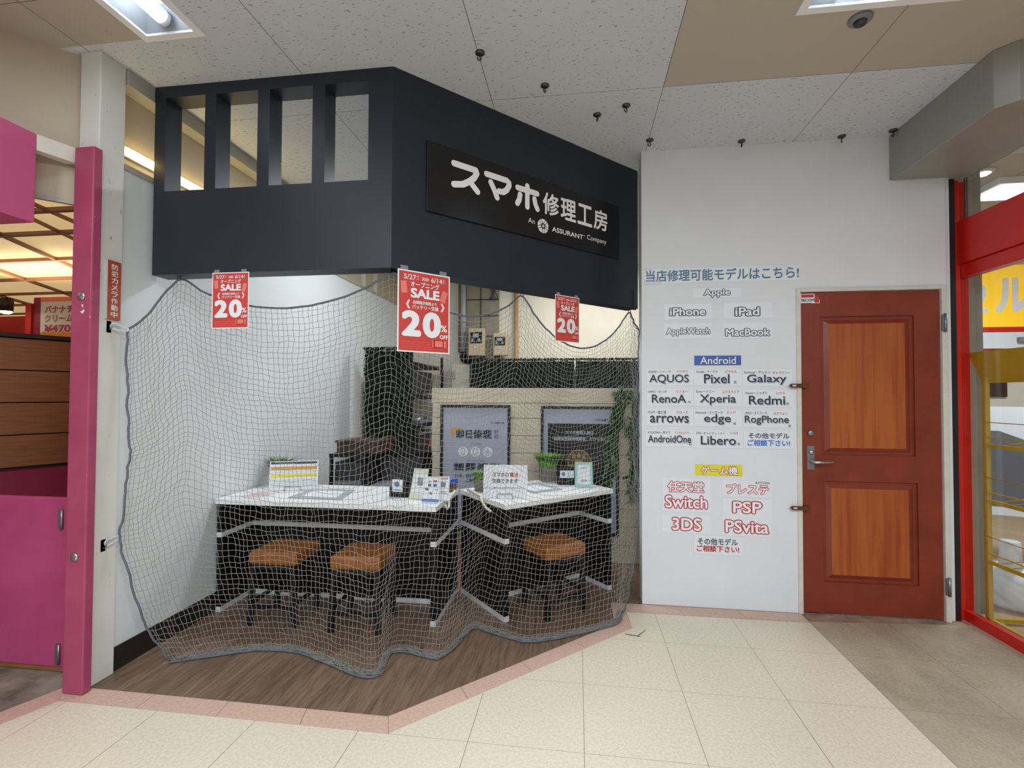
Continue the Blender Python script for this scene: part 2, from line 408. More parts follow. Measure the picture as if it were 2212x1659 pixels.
SIGNS = [
 ('long white paper heading strip with blue grey Japanese characters on the white wall', '', 'above all the others, spanning the white wall', [0.434, 2.086, 1.387, 2.181], [('blue', '当店修理可能モデルはこちら!', [0.443, 2.097, 1.385, 2.175])]),
 ('white sign with outlined letters, centred directly below the long heading strip', 'tablet and phone signs on the wall', 'centred directly below the long heading strip', [0.741, 1.985, 1.037, 2.047], [('dk', 'Apple', [0.804, 1.985, 0.975, 2.044])]),
 ('white sign with outlined letters, upper left of the four under the top centre sign', 'tablet and phone signs on the wall', 'upper left of the four under the top centre sign', [0.56, 1.847, 0.858, 1.949], [('dk', 'iPhone', [0.59, 1.868, 0.824, 1.928])]),
 ('white sign with outlined letters, upper right of the four under the top centre sign', 'tablet and phone signs on the wall', 'upper right of the four under the top centre sign', [0.929, 1.847, 1.226, 1.951], [('dk', 'iPad', [0.994, 1.859, 1.154, 1.924])]),
 ('white sign with outlined letters, lower left of the four under the top centre sign', 'tablet and phone signs on the wall', 'lower left of the four under the top centre sign', [0.56, 1.721, 0.857, 1.823], [('dk', 'AppleWatch', [0.569, 1.736, 0.849, 1.796])]),
 ('white sign with outlined letters, lower right of the four under the top centre sign', 'tablet and phone signs on the wall', 'lower right of the four under the top centre sign', [0.928, 1.719, 1.225, 1.82], [('dk', 'MacBook', [0.937, 1.731, 1.214, 1.787])]),
 ('blue paper sign with white outlined lettering on the white wall', '', 'blue', [0.748, 1.549, 1.035, 1.611], [('wb', 'Android', [0.782, 1.555, 1.004, 1.605])]),
 ('white sign with dark lettering, top row, left column of twelve under the blue sign', 'phone model signs on the wall', 'A00', [0.448, 1.42, 0.741, 1.523], [('cap', 'SHARP－シャープ', [0.459, 1.499, 0.6, 1.517]), ('red', 'アクオス', [0.638, 1.502, 0.707, 1.517]), ('ink', 'AQUOS', [0.465, 1.43, 0.713, 1.49])]),
 ('white sign with dark lettering, top row, middle column of twelve under the blue sign', 'phone model signs on the wall', 'A01', [0.744, 1.418, 1.039, 1.522], [('cap', 'Google－グーグル', [0.759, 1.498, 0.893, 1.516]), ('red', 'ピクセル', [0.938, 1.498, 1.009, 1.516]), ('ink', 'Pixel', [0.807, 1.433, 0.963, 1.492]), ('cap', '他', [0.989, 1.43, 1.006, 1.45])]),
 ('white sign with dark lettering, top row, right column of twelve under the blue sign', 'phone model signs on the wall', 'A02', [1.045, 1.415, 1.341, 1.521], [('cap', 'Samsung－サムスン', [1.051, 1.492, 1.212, 1.512]), ('red', 'ギャラクシー', [1.223, 1.491, 1.33, 1.509]), ('ink', 'Galaxy', [1.07, 1.424, 1.305, 1.489])]),
 ('white sign with dark lettering, second row, left column of twelve under the blue sign', 'phone model signs on the wall', 'A10', [0.447, 1.288, 0.741, 1.396], [('cap', 'OPPO－オッポ', [0.456, 1.369, 0.573, 1.387]), ('red', 'リノエー', [0.634, 1.37, 0.707, 1.388]), ('ink', 'RenoA', [0.48, 1.306, 0.695, 1.36]), ('cap', '他', [0.706, 1.304, 0.724, 1.319])]),
 ('white sign with dark lettering, second row, middle column of twelve under the blue sign', 'phone model signs on the wall', 'A11', [0.744, 1.284, 1.039, 1.397], [('cap', 'Sony－ソニー', [0.758, 1.367, 0.872, 1.388]), ('red', 'エクスペリア', [0.918, 1.368, 1.022, 1.388]), ('ink', 'Xperia', [0.781, 1.293, 1.002, 1.361])]),
 ('white sign with dark lettering, second row, right column of twelve under the blue sign', 'phone model signs on the wall', 'A12', [1.044, 1.283, 1.343, 1.392], [('cap', 'Xiaomi－シャオミ', [1.058, 1.362, 1.189, 1.38]), ('red', 'レドミ', [1.244, 1.363, 1.296, 1.38]), ('ink', 'Redmi', [1.08, 1.298, 1.296, 1.354]), ('cap', '他', [1.301, 1.296, 1.32, 1.313])]),
 ('white sign with dark lettering, third row, left column of twelve under the blue sign', 'phone model signs on the wall', 'A20', [0.444, 1.156, 0.74, 1.267], [('cap', 'FCNT－富士通', [0.456, 1.234, 0.57, 1.255]), ('red', 'アローズ', [0.634, 1.235, 0.706, 1.253]), ('ink', 'arrows', [0.468, 1.177, 0.712, 1.222])]),
 ('white sign with dark lettering, third row, middle column of twelve under the blue sign', 'phone model signs on the wall', 'A21', [0.743, 1.154, 1.041, 1.264], [('cap', 'Motorola－モトローラ', [0.755, 1.236, 0.92, 1.254]), ('red', 'エッジ', [0.945, 1.238, 0.999, 1.255]), ('ink', 'edge', [0.806, 1.169, 0.97, 1.234]), ('cap', '他', [0.984, 1.167, 1.001, 1.185])]),
 ('white sign with dark lettering, third row, right column of twelve under the blue sign', 'phone model signs on the wall', 'A22', [1.043, 1.152, 1.344, 1.263], [('cap', 'ASUS－エイスース', [1.058, 1.236, 1.188, 1.254]), ('red', 'ログフォン', [1.227, 1.234, 1.312, 1.252]), ('ink', 'RogPhone', [1.054, 1.169, 1.317, 1.228]), ('cap', '他', [1.314, 1.156, 1.33, 1.174])]),
 ('white sign with dark lettering, bottom row, left column of twelve under the blue sign', 'phone model signs on the wall', 'A30', [0.441, 1.021, 0.737, 1.129], [('cap', 'KYOCERA－京セラ', [0.456, 1.104, 0.596, 1.122]), ('red', 'アンドロイドワン', [0.625, 1.103, 0.717, 1.121]), ('ink', 'AndroidOne', [0.455, 1.048, 0.725, 1.096]), ('cap', '他', [0.711, 1.03, 0.728, 1.048])]),
 ('white sign with dark lettering, bottom row, middle column of twelve under the blue sign', 'phone model signs on the wall', 'A31', [0.743, 1.018, 1.043, 1.13], [('cap', 'ZTE－ゼットティーイー', [0.757, 1.103, 0.933, 1.121]), ('red', 'リベロ', [0.964, 1.105, 1.012, 1.123]), ('ink', 'Libero', [0.785, 1.039, 1.0, 1.095]), ('cap', '他', [1.009, 1.038, 1.026, 1.055])]),
 ('white paper sign with grey and blue Japanese lines, bottom right of the twelve', 'phone model signs on the wall', 'A32', [1.048, 1.018, 1.346, 1.131], [('dk2', 'その他モデル', [1.076, 1.082, 1.321, 1.12]), ('bl2', 'ご相談下さい!', [1.07, 1.035, 1.324, 1.076])]),
 ('yellow paper sign with red outlined characters on the white wall', '', 'yellow', [0.75, 0.841, 1.038, 0.912], [('wr', 'ゲーム機', [0.782, 0.844, 1.013, 0.906])]),
 ('tall white paper sign with two red outlined lines, below left of the yellow sign', 'console model signs on the wall', 'G0', [0.545, 0.605, 0.846, 0.824], [('wr', '任天堂', [0.574, 0.726, 0.807, 0.803]), ('wr', 'Switch', [0.557, 0.622, 0.829, 0.714])]),
 ('white paper sign with red outlined characters, first below right of the yellow sign', 'console model signs on the wall', 'G1', [0.917, 0.708, 1.215, 0.816], [('wr', 'プレステ', [0.937, 0.726, 1.198, 0.796]), ('cap', 'PLAYSTATION', [1.116, 0.795, 1.201, 0.81])]),
 ('white paper sign with red outlined capitals, middle of the right stack below yellow sign', 'console model signs on the wall', 'G2', [0.917, 0.583, 1.214, 0.702], [('wr', 'PSP', [0.973, 0.603, 1.159, 0.688])]),
 ('white paper sign with red outlined number and letters, under the tall red lettered sign', 'console model signs on the wall', 'G3', [0.544, 0.468, 0.845, 0.584], [('wr', '3DS', [0.6, 0.48, 0.792, 0.572])]),
 ('white paper sign with red outlined lettering, last of the right stack below yellow sign', 'console model signs on the wall', 'G4', [0.916, 0.463, 1.213, 0.583], [('wr', 'PSvita', [0.927, 0.478, 1.199, 0.568])]),
 ('lowest white paper sign on the wall, grey line over red line', 'console model signs on the wall', 'G5', [0.74, 0.339, 1.033, 0.459], [('dk2', 'その他モデル', [0.763, 0.4, 1.008, 0.444]), ('rd2', 'ご相談下さい!', [0.757, 0.356, 1.016, 0.397])]),
]

# ------------------------------------------------------------------ the setting
CZ = 2.967
HOLES = [(-1.95, 0.70, -1.658, 1.953), (0.915, 1.87, 2.165, 2.164)]      # lamp openings
def ceiling():
    xs = sorted({-7.0, 6.0, *[h[0] for h in HOLES], *[h[2] for h in HOLES]})
    ys = sorted({-5.0, 6.6, *[h[1] for h in HOLES], *[h[3] for h in HOLES]})
    g = G()
    for x0, x1 in zip(xs, xs[1:]):
        for y0, y1 in zip(ys, ys[1:]):
            cx, cy = (x0+x1)/2, (y0+y1)/2
            if any(h[0] < cx < h[2] and h[1] < cy < h[3] for h in HOLES): continue
            g.quad((x0, y0, CZ), (x0, y1, CZ), (x1, y1, CZ), (x1, y0, CZ))
    return struct('ceiling', g, MT['ceiling'])
ceiling()

FT = 0.02   # thickness of floor coverings
BD = (-0.40, -0.917)
struct('floor', G().prism([(-2.262, 1.9), (-2.262+BD[0]*5.3, 1.9+BD[1]*5.3), (1.376, -3.0), (1.376, 3.16), (0.30, 3.15), (0.316, 2.942), (-0.749, 1.9)], -FT, 0), MT['tile'])
struct('floor_worn', G().prism([(1.376, -3.0), (2.31, -3.0), (2.31, 3.36), (1.376, 3.175)], -FT, 0), MT['tile_worn'])
struct('floor_shop', G().prism([(-2.25, 2.0), (-0.789, 2.0), (0.22, 2.985), (0.215, 3.285), (1.5, 3.285), (1.5, 6.2), (-2.45, 6.2), (-2.45, 2.14), (-2.26, 2.14)], -FT, 0), MT['wood_floor'])
def band():
    g = G(); e = 0.0012
    def seg(p0, p1, q0, q1, n, sk=0.0):
        P = lambda a, b, s: (a[0]+(b[0]-a[0])*s, a[1]+(b[1]-a[1])*s)
        L = math.hypot(p1[0]-p0[0], p1[1]-p0[1])
        for k in range(n):
            s0 = k/n+(e/L if k else 0); s1 = (k+1)/n-(e/L if k < n-1 else 0)
            d0 = 0 if k == 0 else sk; d1 = 0 if k == n-1 else sk
            g.prism([P(p0, p1, s0-d0), P(p0, p1, s1-d1), P(q0, q1, s1), P(q0, q1, s0)], -FT, 0)
    seg((-2.262, 1.9), (-0.749, 1.9), (-2.25, 2.0), (-0.789, 2.0), 4)
    seg((-0.748, 1.901), (0.316, 2.942), (-0.788, 2.001), (0.22, 2.985), 4)
    seg((0.316, 2.944), (0.302, 3.15), (0.22, 2.987), (0.216, 3.285), 1)
    seg((0.304, 3.152), (1.376, 3.172), (0.22, 3.287), (1.376, 3.30), 3)
    seg((-2.262+BD[0]*5.3, 1.9+BD[1]*5.3), (-2.264, 1.9), (-2.345+BD[0]*5.3, 1.985+BD[1]*5.3), (-2.345, 1.985), 12)
    g.prism([(-2.2635, 1.9005), (-2.2515, 1.9995), (-2.344, 1.985)], -FT, 0)
    return g
struct('floor_border', band(), MT['tile_pink'])
struct('floor_border_worn', G().prism([(1.378, 3.175), (2.31, 3.26), (2.31, 3.36), (1.378, 3.30)], -FT, 0.0006), MT['tile_pink_worn'])
struct('floor_joint_bed', G().box((-2.3, 1.85, -0.03), (2.3, 3.4, -0.021)), MT['tile_grout'])
struct('floor_concrete', G().prism([(-2.345, 1.985), (-2.251, 2.0), (-2.26, 2.3), (-2.30, 5.4), (-8.0, 5.4), (-8.0, -3.0), (-2.345+BD[0]*5.3, 1.985+BD[1]*5.3)], -FT, -0.001), MT['concrete'])
struct('floor_red_shop', G().prism([(2.31, -3.0), (7.5, -3.0), (7.5, 6.6), (2.31, 6.6)], -FT, 0), MT['tan_floor'])

# white wall with the door opening
DY = 3.29
g = G()
g.box((0.417, DY, 0), (1.365, DY+0.14, CZ)); g.box((1.365, DY, 2.032), (2.225, DY+0.14, CZ)); g.box((2.222, DY+0.02, 0), (2.26, DY+0.14, CZ))
struct('wall_right', g, MT['white_wall'])
# papered half wall on the left of the booth
struct('wall_left', G().box((-2.36, 2.135, 0), (-2.245, 6.2, 2.47)), MT['wallpaper'])
struct('trim_1', G().box((-2.38, 2.135, 2.47), (-2.235, 6.2, 2.50)), MT['trim_grey'], bevel=0.004)
struct('baseboard_left', G().box((-2.245, 2.135, 0), (-2.236, 6.2, 0.115)), MT['baseboard'], bevel=0.002)
struct('wall_left_upper', G().box((-2.40, 2.12, 2.501), (-2.30, 6.2, CZ)), MT['beige_board'])
struct('trim_2', G().box((-2.299, 2.12, 2.885), (-2.21, 6.2, CZ)), MT['trim_grey'], bevel=0.003)
struct('trim_3', G().box((-2.299, 4.95, 2.501), (-2.28, 5.02, 2.885)).box((-2.299, 5.25, 2.501), (-2.28, 5.33, 2.885)), MT['off_white'])
struct('pillar', G().box((-2.33, 1.988, 0), (-2.222, 2.118, CZ)), MT['pillar'], bevel=0.004)
struct('wall_back', G().box((-2.5, 6.2, 0), (1.6, 6.3, CZ)), MT['off_white'])
struct('wall_back_right', G().box((1.5, 3.44, 0), (1.58, 6.2, CZ)), MT['off_white'])
# service recess with cement board on the back wall
struct('trim_4', G().box((-1.42, 6.16, 1.55), (-1.00, 6.199, 2.80)), MT['block'])
g = G()
for z in (2.10, 2.36, 2.57): g.box((-1.42, 6.150, z), (-1.00, 6.162, z+0.014))
g.box((-1.24, 6.150, 1.9), (-1.228, 6.162, 2.80))
struct('trim_5', g, MT['dark_grey'])

# ceiling-hung grey beam over the red shop front
struct('beam', G().prism([(1.915, 3.288), (1.915, 2.52), (1.975, 2.46), (3.4, 2.46), (3.4, 2.62), (2.36, 2.62), (2.36, 3.288)], 2.69, CZ), MT['beam'], bevel=0.004)

# ------------------------------------------------------------------ door
d = thing('door_1', 'brick red panelled door with two weathered orange panels and silver lever', 'door', (1.79, DY, 0))
d['kind'] = 'structure'
g = G()
g.box((1.365, DY-0.012, 0), (1.392, DY+0.05, 2.032)); g.box((2.192, DY-0.012, 0), (2.222, DY+0.05, 2.032)); g.box((1.392, DY-0.012, 2.008), (2.192, DY+0.05, 2.032))
build('door_frame', g, MT['door_frame'], d, bevel=0.003)
g = G(); y0 = DY+0.004
def leaf_panels(g, holes, x0, x1, z0, z1, ya, yb):
    zs = [z0]+[v for h in holes for v in (h[1], h[3])]+[z1]
    for i in range(len(zs)-1):
        if i % 2 == 0: g.box((x0, ya, zs[i]), (x1, yb, zs[i+1]))
        else:
            h = holes[i//2]
            g.box((x0, ya, zs[i]), (h[0], yb, zs[i+1])); g.box((h[2], ya, zs[i]), (x1, yb, zs[i+1]))
PAN = [(1.515, 0.20, 2.055, 0.825), (1.510, 0.985, 2.045, 1.852)]
leaf_panels(g, PAN, 1.398, 2.186, 0.012, 2.002, y0, y0+0.035)
leaf = build('door_leaf', g, MT['door'], d)
g = G(); h = G()
for (a, b, c, e) in PAN:
    # sunk field, then a raised bevelled field of its own colour
    g.box((a, y0+0.014, b), (c, y0+0.03, e))
    i1, i2 = 0.022, 0.05
    va = [(a+i1, y0+0.013, b+i1), (c-i1, y0+0.013, b+i1), (c-i1, y0+0.013, e-i1), (a+i1, y0+0.013, e-i1)]
    vb = [(a+i2, y0+0.002, b+i2-0.005), (c-i2, y0+0.002, b+i2-0.005), (c-i2, y0+0.002, e-i2+0.005), (a+i2, y0+0.002, e-i2+0.005)]
    g.add(va+vb, ((0, 1, 5, 4), (1, 2, 6, 5), (2, 3, 7, 6), (3, 0, 4, 7)))
    p = build('door_panel', G().box((a+i2, y0+0.0015, b+i2-0.005), (c-i2, y0+0.012, e-i2+0.005)), MT['door_panel'], d, bevel=0.0015)
    p['label'] = 'weathered orange panel'
build('panel_moulding', g, MT['door'], d)
g = G().box((1.424, y0-0.006, 0.892), (1.468, y0, 1.042)); lk = build('lock_plate', g, MT['dull_steel'], d, bevel=0.002)
build('lock_cylinder', G().lathe((1.447, y0-0.006, 1.002), ((0.014, 0), (0.014, 0.01), (0.010, 0.014)), 16, 'y'), MT['chrome'], lk)
build('lever_handle', G().tube([(1.447, y0-0.004, 0.945), (1.447, y0-0.045, 0.945), (1.455, y0-0.052, 0.945), (1.50, y0-0.052, 0.945), (1.545, y0-0.050, 0.947), (1.566, y0-0.046, 0.948)], [0.011, 0.011, 0.010, 0.008, 0.006, 0.004], 10), MT['chrome'], d)
build('deadbolt', G().lathe((1.447, y0, 1.122), ((0.021, 0), (0.021, 0.008), (0.016, 0.016), (0.006, 0.018)), 18, 'y'), MT['dull_steel'], d)
for z in (1.80, 0.215):
    build('hinge', G().lathe((2.203, DY-0.022, z-0.055), ((0.008, 0), (0.008, 0.11)), 12).box((2.186, DY-0.02, z-0.05), (2.212, DY-0.013, z+0.05)), MT['dull_steel'], d)
for z in (1.418, 0.657):
    g = G().box((1.325, DY-0.030, z-0.012), (1.418, DY-0.022, z+0.012)).flat(((1.325, z-0.012), (1.325, z+0.012), (1.308, z)), DY-0.026)
    g.box((1.392, DY-0.032, z-0.014), (1.425, DY-0.004, z+0.014)).box((1.325, DY-0.022, z-0.004), (1.345, DY, z+0.004))
    hs = build('hasp', g, MT['rust'], d, bevel=0.002); hs['label'] = 'rusty hasp bridging door and frame'
    build('hasp_slot', G().rect(1.330, z-0.004, 1.352, z+0.004, DY-0.0306), MT['white_edge'], hs)

s = thing('security_sticker', 'small red and white security company sticker on the top left door corner', 'sticker', (1.43, y0, 1.94))
build('sheet', G().rect(1.395, 1.940, 1.478, 1.998, y0-0.001).rect(1.462, 1.938, 1.508, 1.960, y0-0.0008), MT['white_print'], s)
build('print', G().rect(1.400, 1.974, 1.473, 1.994, y0-0.0016).rect(1.478, 1.941, 1.505, 1.985, y0-0.0012), MT['red_ink'], s)
build('lettering', G().text('SECOM', (1.400, 1.948, 1.476, 1.967), y0-0.0018, 0.03), MT['ink'], s)

# ------------------------------------------------------------------ black fascia above the booth
FX0, FX1, FY, FZ0 = -2.205, -0.90, 2.269, 1.972
DA = math.atan2(3.577-2.269, 0.429+0.90)
FT_ = 0.105
f = thing('fascia', 'matt black angled fascia with four tall slots, hung from the ceiling above the counter', 'fascia', (-0.9, FY, FZ0))
SL = [(-2.142, -1.915), (-1.851, -1.619), (-1.553, -1.320), (-1.253, -1.0245)]
g = G(); fz1 = CZ-0.002
xs = [FX0]+[v for s_ in SL for v in s_]+[FX1]
for i in range(len(xs)-1):
    if i % 2 == 0: g.box((xs[i], FY, FZ0), (xs[i+1], FY+FT_, fz1))
    else: g.box((xs[i], FY, FZ0), (xs[i+1], FY+FT_, 2.41)); g.box((xs[i], FY, 2.905), (xs[i+1], FY+FT_, fz1))
build('slotted_face', g, MT['fascia'], f)
ct, st = math.cos(DA), math.sin(DA); FL = 1.861
g = G().prism([(-0.9, FY), (-0.9+FL*ct, FY+FL*st), (-0.9+FL*ct-FT_*st, FY+FL*st+FT_*ct), (-0.9-FT_*math.tan(DA/2), FY+FT_)], FZ0, fz1)
build('sign_face', g, MT['fascia'], f)
build('end_bracket', G().box((0.395, 3.54, FZ0-0.004), (0.416, 3.60, 2.10)), MT['black_trim'], f)

# sign panel on the angled face: local x along the face, local y into it
s = thing('shop_sign', 'long satin black shop sign with big white characters on the angled fascia', 'sign', (-0.9, FY, 0), DA)
build('panel', G().box((0.183, -0.012, 2.290), (1.648, -0.001, 2.655)), MT['sign_black'], s, True, bevel=0.002)
yy = -0.0135; g = G()
def su(x0, z0, x1, z1, pts): return [(x0+(x1-x0)*a, z0+(z1-z0)*b) for a, b in pts]
W_ = 0.034
g.stroke(su(0.325, 2.452, 0.500, 2.592, [(0.08, 0.90), (0.86, 0.90), (0.90, 0.80), (0.80, 0.58), (0.62, 0.38), (0.40, 0.20), (0.08, 0.10)]), W_, yy)
g.stroke(su(0.325, 2.452, 0.500, 2.592, [(0.64, 0.40), (0.78, 0.24), (0.93, 0.08)]), W_, yy)
g.stroke(su(0.535, 2.452, 0.715, 2.592, [(0.06, 0.90), (0.84, 0.90), (0.92, 0.84), (0.93, 0.74), (0.84, 0.52), (0.70, 0.38), (0.54, 0.36)]), W_, yy)
g.stroke(su(0.535, 2.452, 0.715, 2.592, [(0.22, 0.62), (0.36, 0.34), (0.46, 0.08)]), W_, yy)
g.stroke(su(0.745, 2.452, 0.925, 2.592, [(0.10, 0.76), (0.92, 0.76)]), W_, yy)
g.stroke(su(0.745, 2.452, 0.925, 2.592, [(0.50, 0.95), (0.50, 0.07)]), W_, yy)
g.stroke(su(0.745, 2.452, 0.925, 2.592, [(0.20, 0.50), (0.17, 0.28), (0.09, 0.10)]), W_, yy)
g.stroke(su(0.745, 2.452, 0.925, 2.592, [(0.80, 0.50), (0.84, 0.28), (0.93, 0.10)]), W_, yy)
for i, ch in enumerate('修理工房'): g.text(ch, (0.955+0.1465*i, 2.452, 1.088+0.1465*i, 2.588), yy, 0.022)
build('title_lettering', g, MT['sign_white'], s, True)
g = G().text('An', (0.843, 2.372, 0.893, 2.402), yy, 0.0).text('ASSURANT', (1.030, 2.357, 1.298, 2.387), yy, 0.022)
g.ring(1.309, 2.385, 0.003, 0.0045, yy, 10).text('Company', (1.335, 2.358, 1.517, 2.398), yy, -0.004)
build('subtitle_lettering', g, MT['sign_white'], s, True)
g = G().disc(0.958, 2.374, 0.043, yy); lg = build('emblem', g, MT['sign_white'], s, True)
g = G()
for k in range(5):
    a = 2*math.pi*k/5+0.35; c_, s2 = math.cos(a), math.sin(a)
    P = lambda u, v: (0.958+u*c_-v*s2, 2.374+u*s2+v*c_)
    g.stroke([P(0.012, -0.003), P(0.041, 0.019)], 0.0035, yy-0.001); g.stroke([P(0.006, 0.012), P(0.030, 0.029)], 0.003, yy-0.001)
    g.flat([P(0.004, 0.003), P(0.014, -0.002), P(0.017, 0.009), P(0.010, 0.012)], yy-0.001)
build('emblem_knot', g, MT['sign_black'], lg, True)

# ------------------------------------------------------------------ sale posters taped to the fascia
def sale_poster(label, loc, rz, k=1.0):
    W, H = 0.292, 0.408
    p = thing('sale_poster', label, 'poster', loc, rz, 'opening sale posters on the fascia')
    p.scale = (k, k, k)
    B = lambda u0, v0, u1, v1: (u0*W, -v1*H, u1*W, -v0*H)
    build('sheet', G().box((0, -0.0015, -H), (W, -0.0005, 0)), MT['white_print'], p, True)
    y = -0.002
    build('print', G().rect(*B(0.025, 0.017, 0.975, 0.983), y), MT['poster_red'], p, True)
    y -= 0.001; g = G()
    g.text('5/27', B(0.11, 0.050, 0.335, 0.112), y, 0.012).text('月', B(0.345, 0.055, 0.385, 0.080), y).text('より', B(0.345, 0.085, 0.390, 0.108), y)
    for q in range(3):
        x = 0.45+0.045*q
        g.stroke([(x*W, -0.068*H), ((x+0.035)*W, -0.086*H), (x*W, -0.104*H)], 0.004, y)
    g.text('6/14', B(0.625, 0.052, 0.84, 0.114), y, 0.012).text('日', B(0.855, 0.060, 0.890, 0.082), y).text('まで', B(0.85, 0.087, 0.895, 0.112), y)
    g.text('オープニング', B(0.235, 0.127, 0.785, 0.198), y, 0.024).text('SALE', B(0.235, 0.210, 0.79, 0.332), y, 0.045)
    for sx in (-1, 1):
        for q in (0, 1):
            c = 0.20 if sx < 0 else 0.84
            x = c+sx*0.022*q
            g.stroke([((x-sx*0.02)*W, -0.365*H), ((x+sx*0.018)*W, -0.417*H), ((x-sx*0.02)*W, -0.468*H)], 0.0042, y)
    g.text('店頭提示価格より', B(0.28, 0.362, 0.735, 0.405), y, 0.022).text('バッテリー交換', B(0.265, 0.412, 0.77, 0.468), y, 0.022)
    g.text('2', B(0.075, 0.49, 0.435, 0.808), y, 0.055).text('0', B(0.465, 0.485, 0.825, 0.812), y, 0.055)
    g.text('%', B(0.82, 0.635, 0.945, 0.725), y, 0.02).text('OFF', B(0.80, 0.762, 0.965, 0.815), y, 0.03)
    build('lettering', g, MT['white_print'], p, True)
    g = G()
    def tilt(cu, cv, w_, h_, a):
        c, s_ = math.cos(a), math.sin(a)
        return [(cu*W+x*c-z*s_, -cv*H+x*s_+z*c) for x, z in ((-w_, -h_), (w_, -h_), (w_, h_), (-w_, h_))]
    g.flat(tilt(0.115, 0.212, 0.0155, 0.030, 0.10), y+0.0005).flat(tilt(0.875, 0.275, 0.0155, 0.030, -0.28), y+0.0005)
    build('ticket_print', g, MT['poster_pale'], p, True)
    g = G()
    for q in range(4):
        v0 = 0.868+0.026*q
        g.text('※店頭表示価格より割引いたします他のクーポンとの併用不可'[:26 if q else 22], B(0.075, v0, 0.60 if q < 3 else 0.86, v0+0.013), y, 0.0)
    g.rect(*B(0.655, 0.838, 0.675, 0.925), y).rect(*B(0.885, 0.838, 0.925, 0.925), y)
    build('fine_print', g, MT['poster_pale'], p, True)
    g = G().rect(*B(0.68, 0.832, 0.885, 0.932), y); sc = build('console_print', g, MT['poster_dark'], p, True)
    build('screen_print', G().rect(*B(0.705, 0.842, 0.862, 0.918), y-0.0005), MT['poster_pale'], sc, True)
    for u in (0.12, 0.86): build('tape', G().box(((u-0.07)*W, -0.0022, -0.004), ((u+0.07)*W, -0.0016, 0.020)), MT['tape'], p, True)
    return p
N_ = (st, -ct)
sale_poster('small red and white sale poster on the slotted left face of the fascia', (-1.855, FY-0.002, 1.973), 0, 0.703)
sale_poster('largest red and white sale poster, hung at the corner of the fascia', (-0.9+0.032*ct+0.002*st, FY+0.032*st-0.002*ct, 1.973), DA, 1.0)
sale_poster('small red and white sale poster below the right end of the shop sign', (-0.9+1.066*ct+0.002*st, FY+1.066*st-0.002*ct, 1.977), DA, 0.712)

# ------------------------------------------------------------------ paper signs on the white wall
def paper_sign(i, label, group, key, bx, texts):
    x0, z0, x1, z1 = bx; y = DY-0.0008
    p = thing('paper_sign', label, 'sign', ((x0+x1)/2, DY, z0), 0, group or None)
    m = MT['sign_blue'] if key == 'blue' else MT['sign_yellow'] if key == 'yellow' else MT['paper']
    build('sheet', G().box((x0, y-0.0015, z0), (x1, y, z1)), m, p)
    L = {}
    def put(mk, *a, d=0.0, **k): L.setdefault(mk, G()).text(a[0], a[1], y-0.0022-d, *a[2:], **k)
    for kind, body, b in texts:
        if kind == 'cap': put('ink', body, b, 0.004)
        elif kind == 'red': put('red_ink', body, b, 0.008)
        elif kind == 'blue': put('slate_ink', body, b, 0.022)
        elif kind == 'ink':
            put('pale_ink', body, (b[0]+0.005, b[1]-0.006, b[2]+0.005, b[3]-0.006), 0.014); put('ink', body, b, 0.012, d=0.0011)
        elif kind == 'dk': put('ink', body, b, 0.095); put('white_print', body, b, 0.024, fit=0.095, d=0.0011)
        elif kind == 'wr': put("red_ink", body, b, 0.078); put('white_print', body, b, 0.018, fit=0.078, d=0.0011)
        elif kind == 'wb': put('ink', body, b, 0.030); put('white_print', body, b, 0.010, fit=0.030, d=0.0011)
        elif kind == 'dk2': put('grey_ink', body, b, 0.032)
        elif kind == 'bl2': put('blue_ink', body, b, 0.036)
        elif kind == 'rd2': put('red_ink', body, b, 0.030)
    names = {'ink': 'dark_lettering', 'red_ink': 'red_lettering', 'white_print': 'white_lettering', 'slate_ink': 'blue_lettering', 'pale_ink': 'lettering_shade', 'grey_ink': 'grey_lettering', 'blue_ink': 'blue_lettering'}
    for mk, g in L.items(): build(names[mk], g, MT[mk], p)
    if key.startswith('above'):
        build('tape', G().box((x0-0.005, y-0.0040, z0-0.008), (x0+0.11, y-0.0035, z0+0.028)), MT['tape'], p)
        build('tape', G().box((x0-0.002, y-0.0040, z1-0.008), (x0+0.05, y-0.0035, z1+0.004)), MT['tape'], p)
for i, s_ in enumerate(SIGNS): paper_sign(i, *s_)

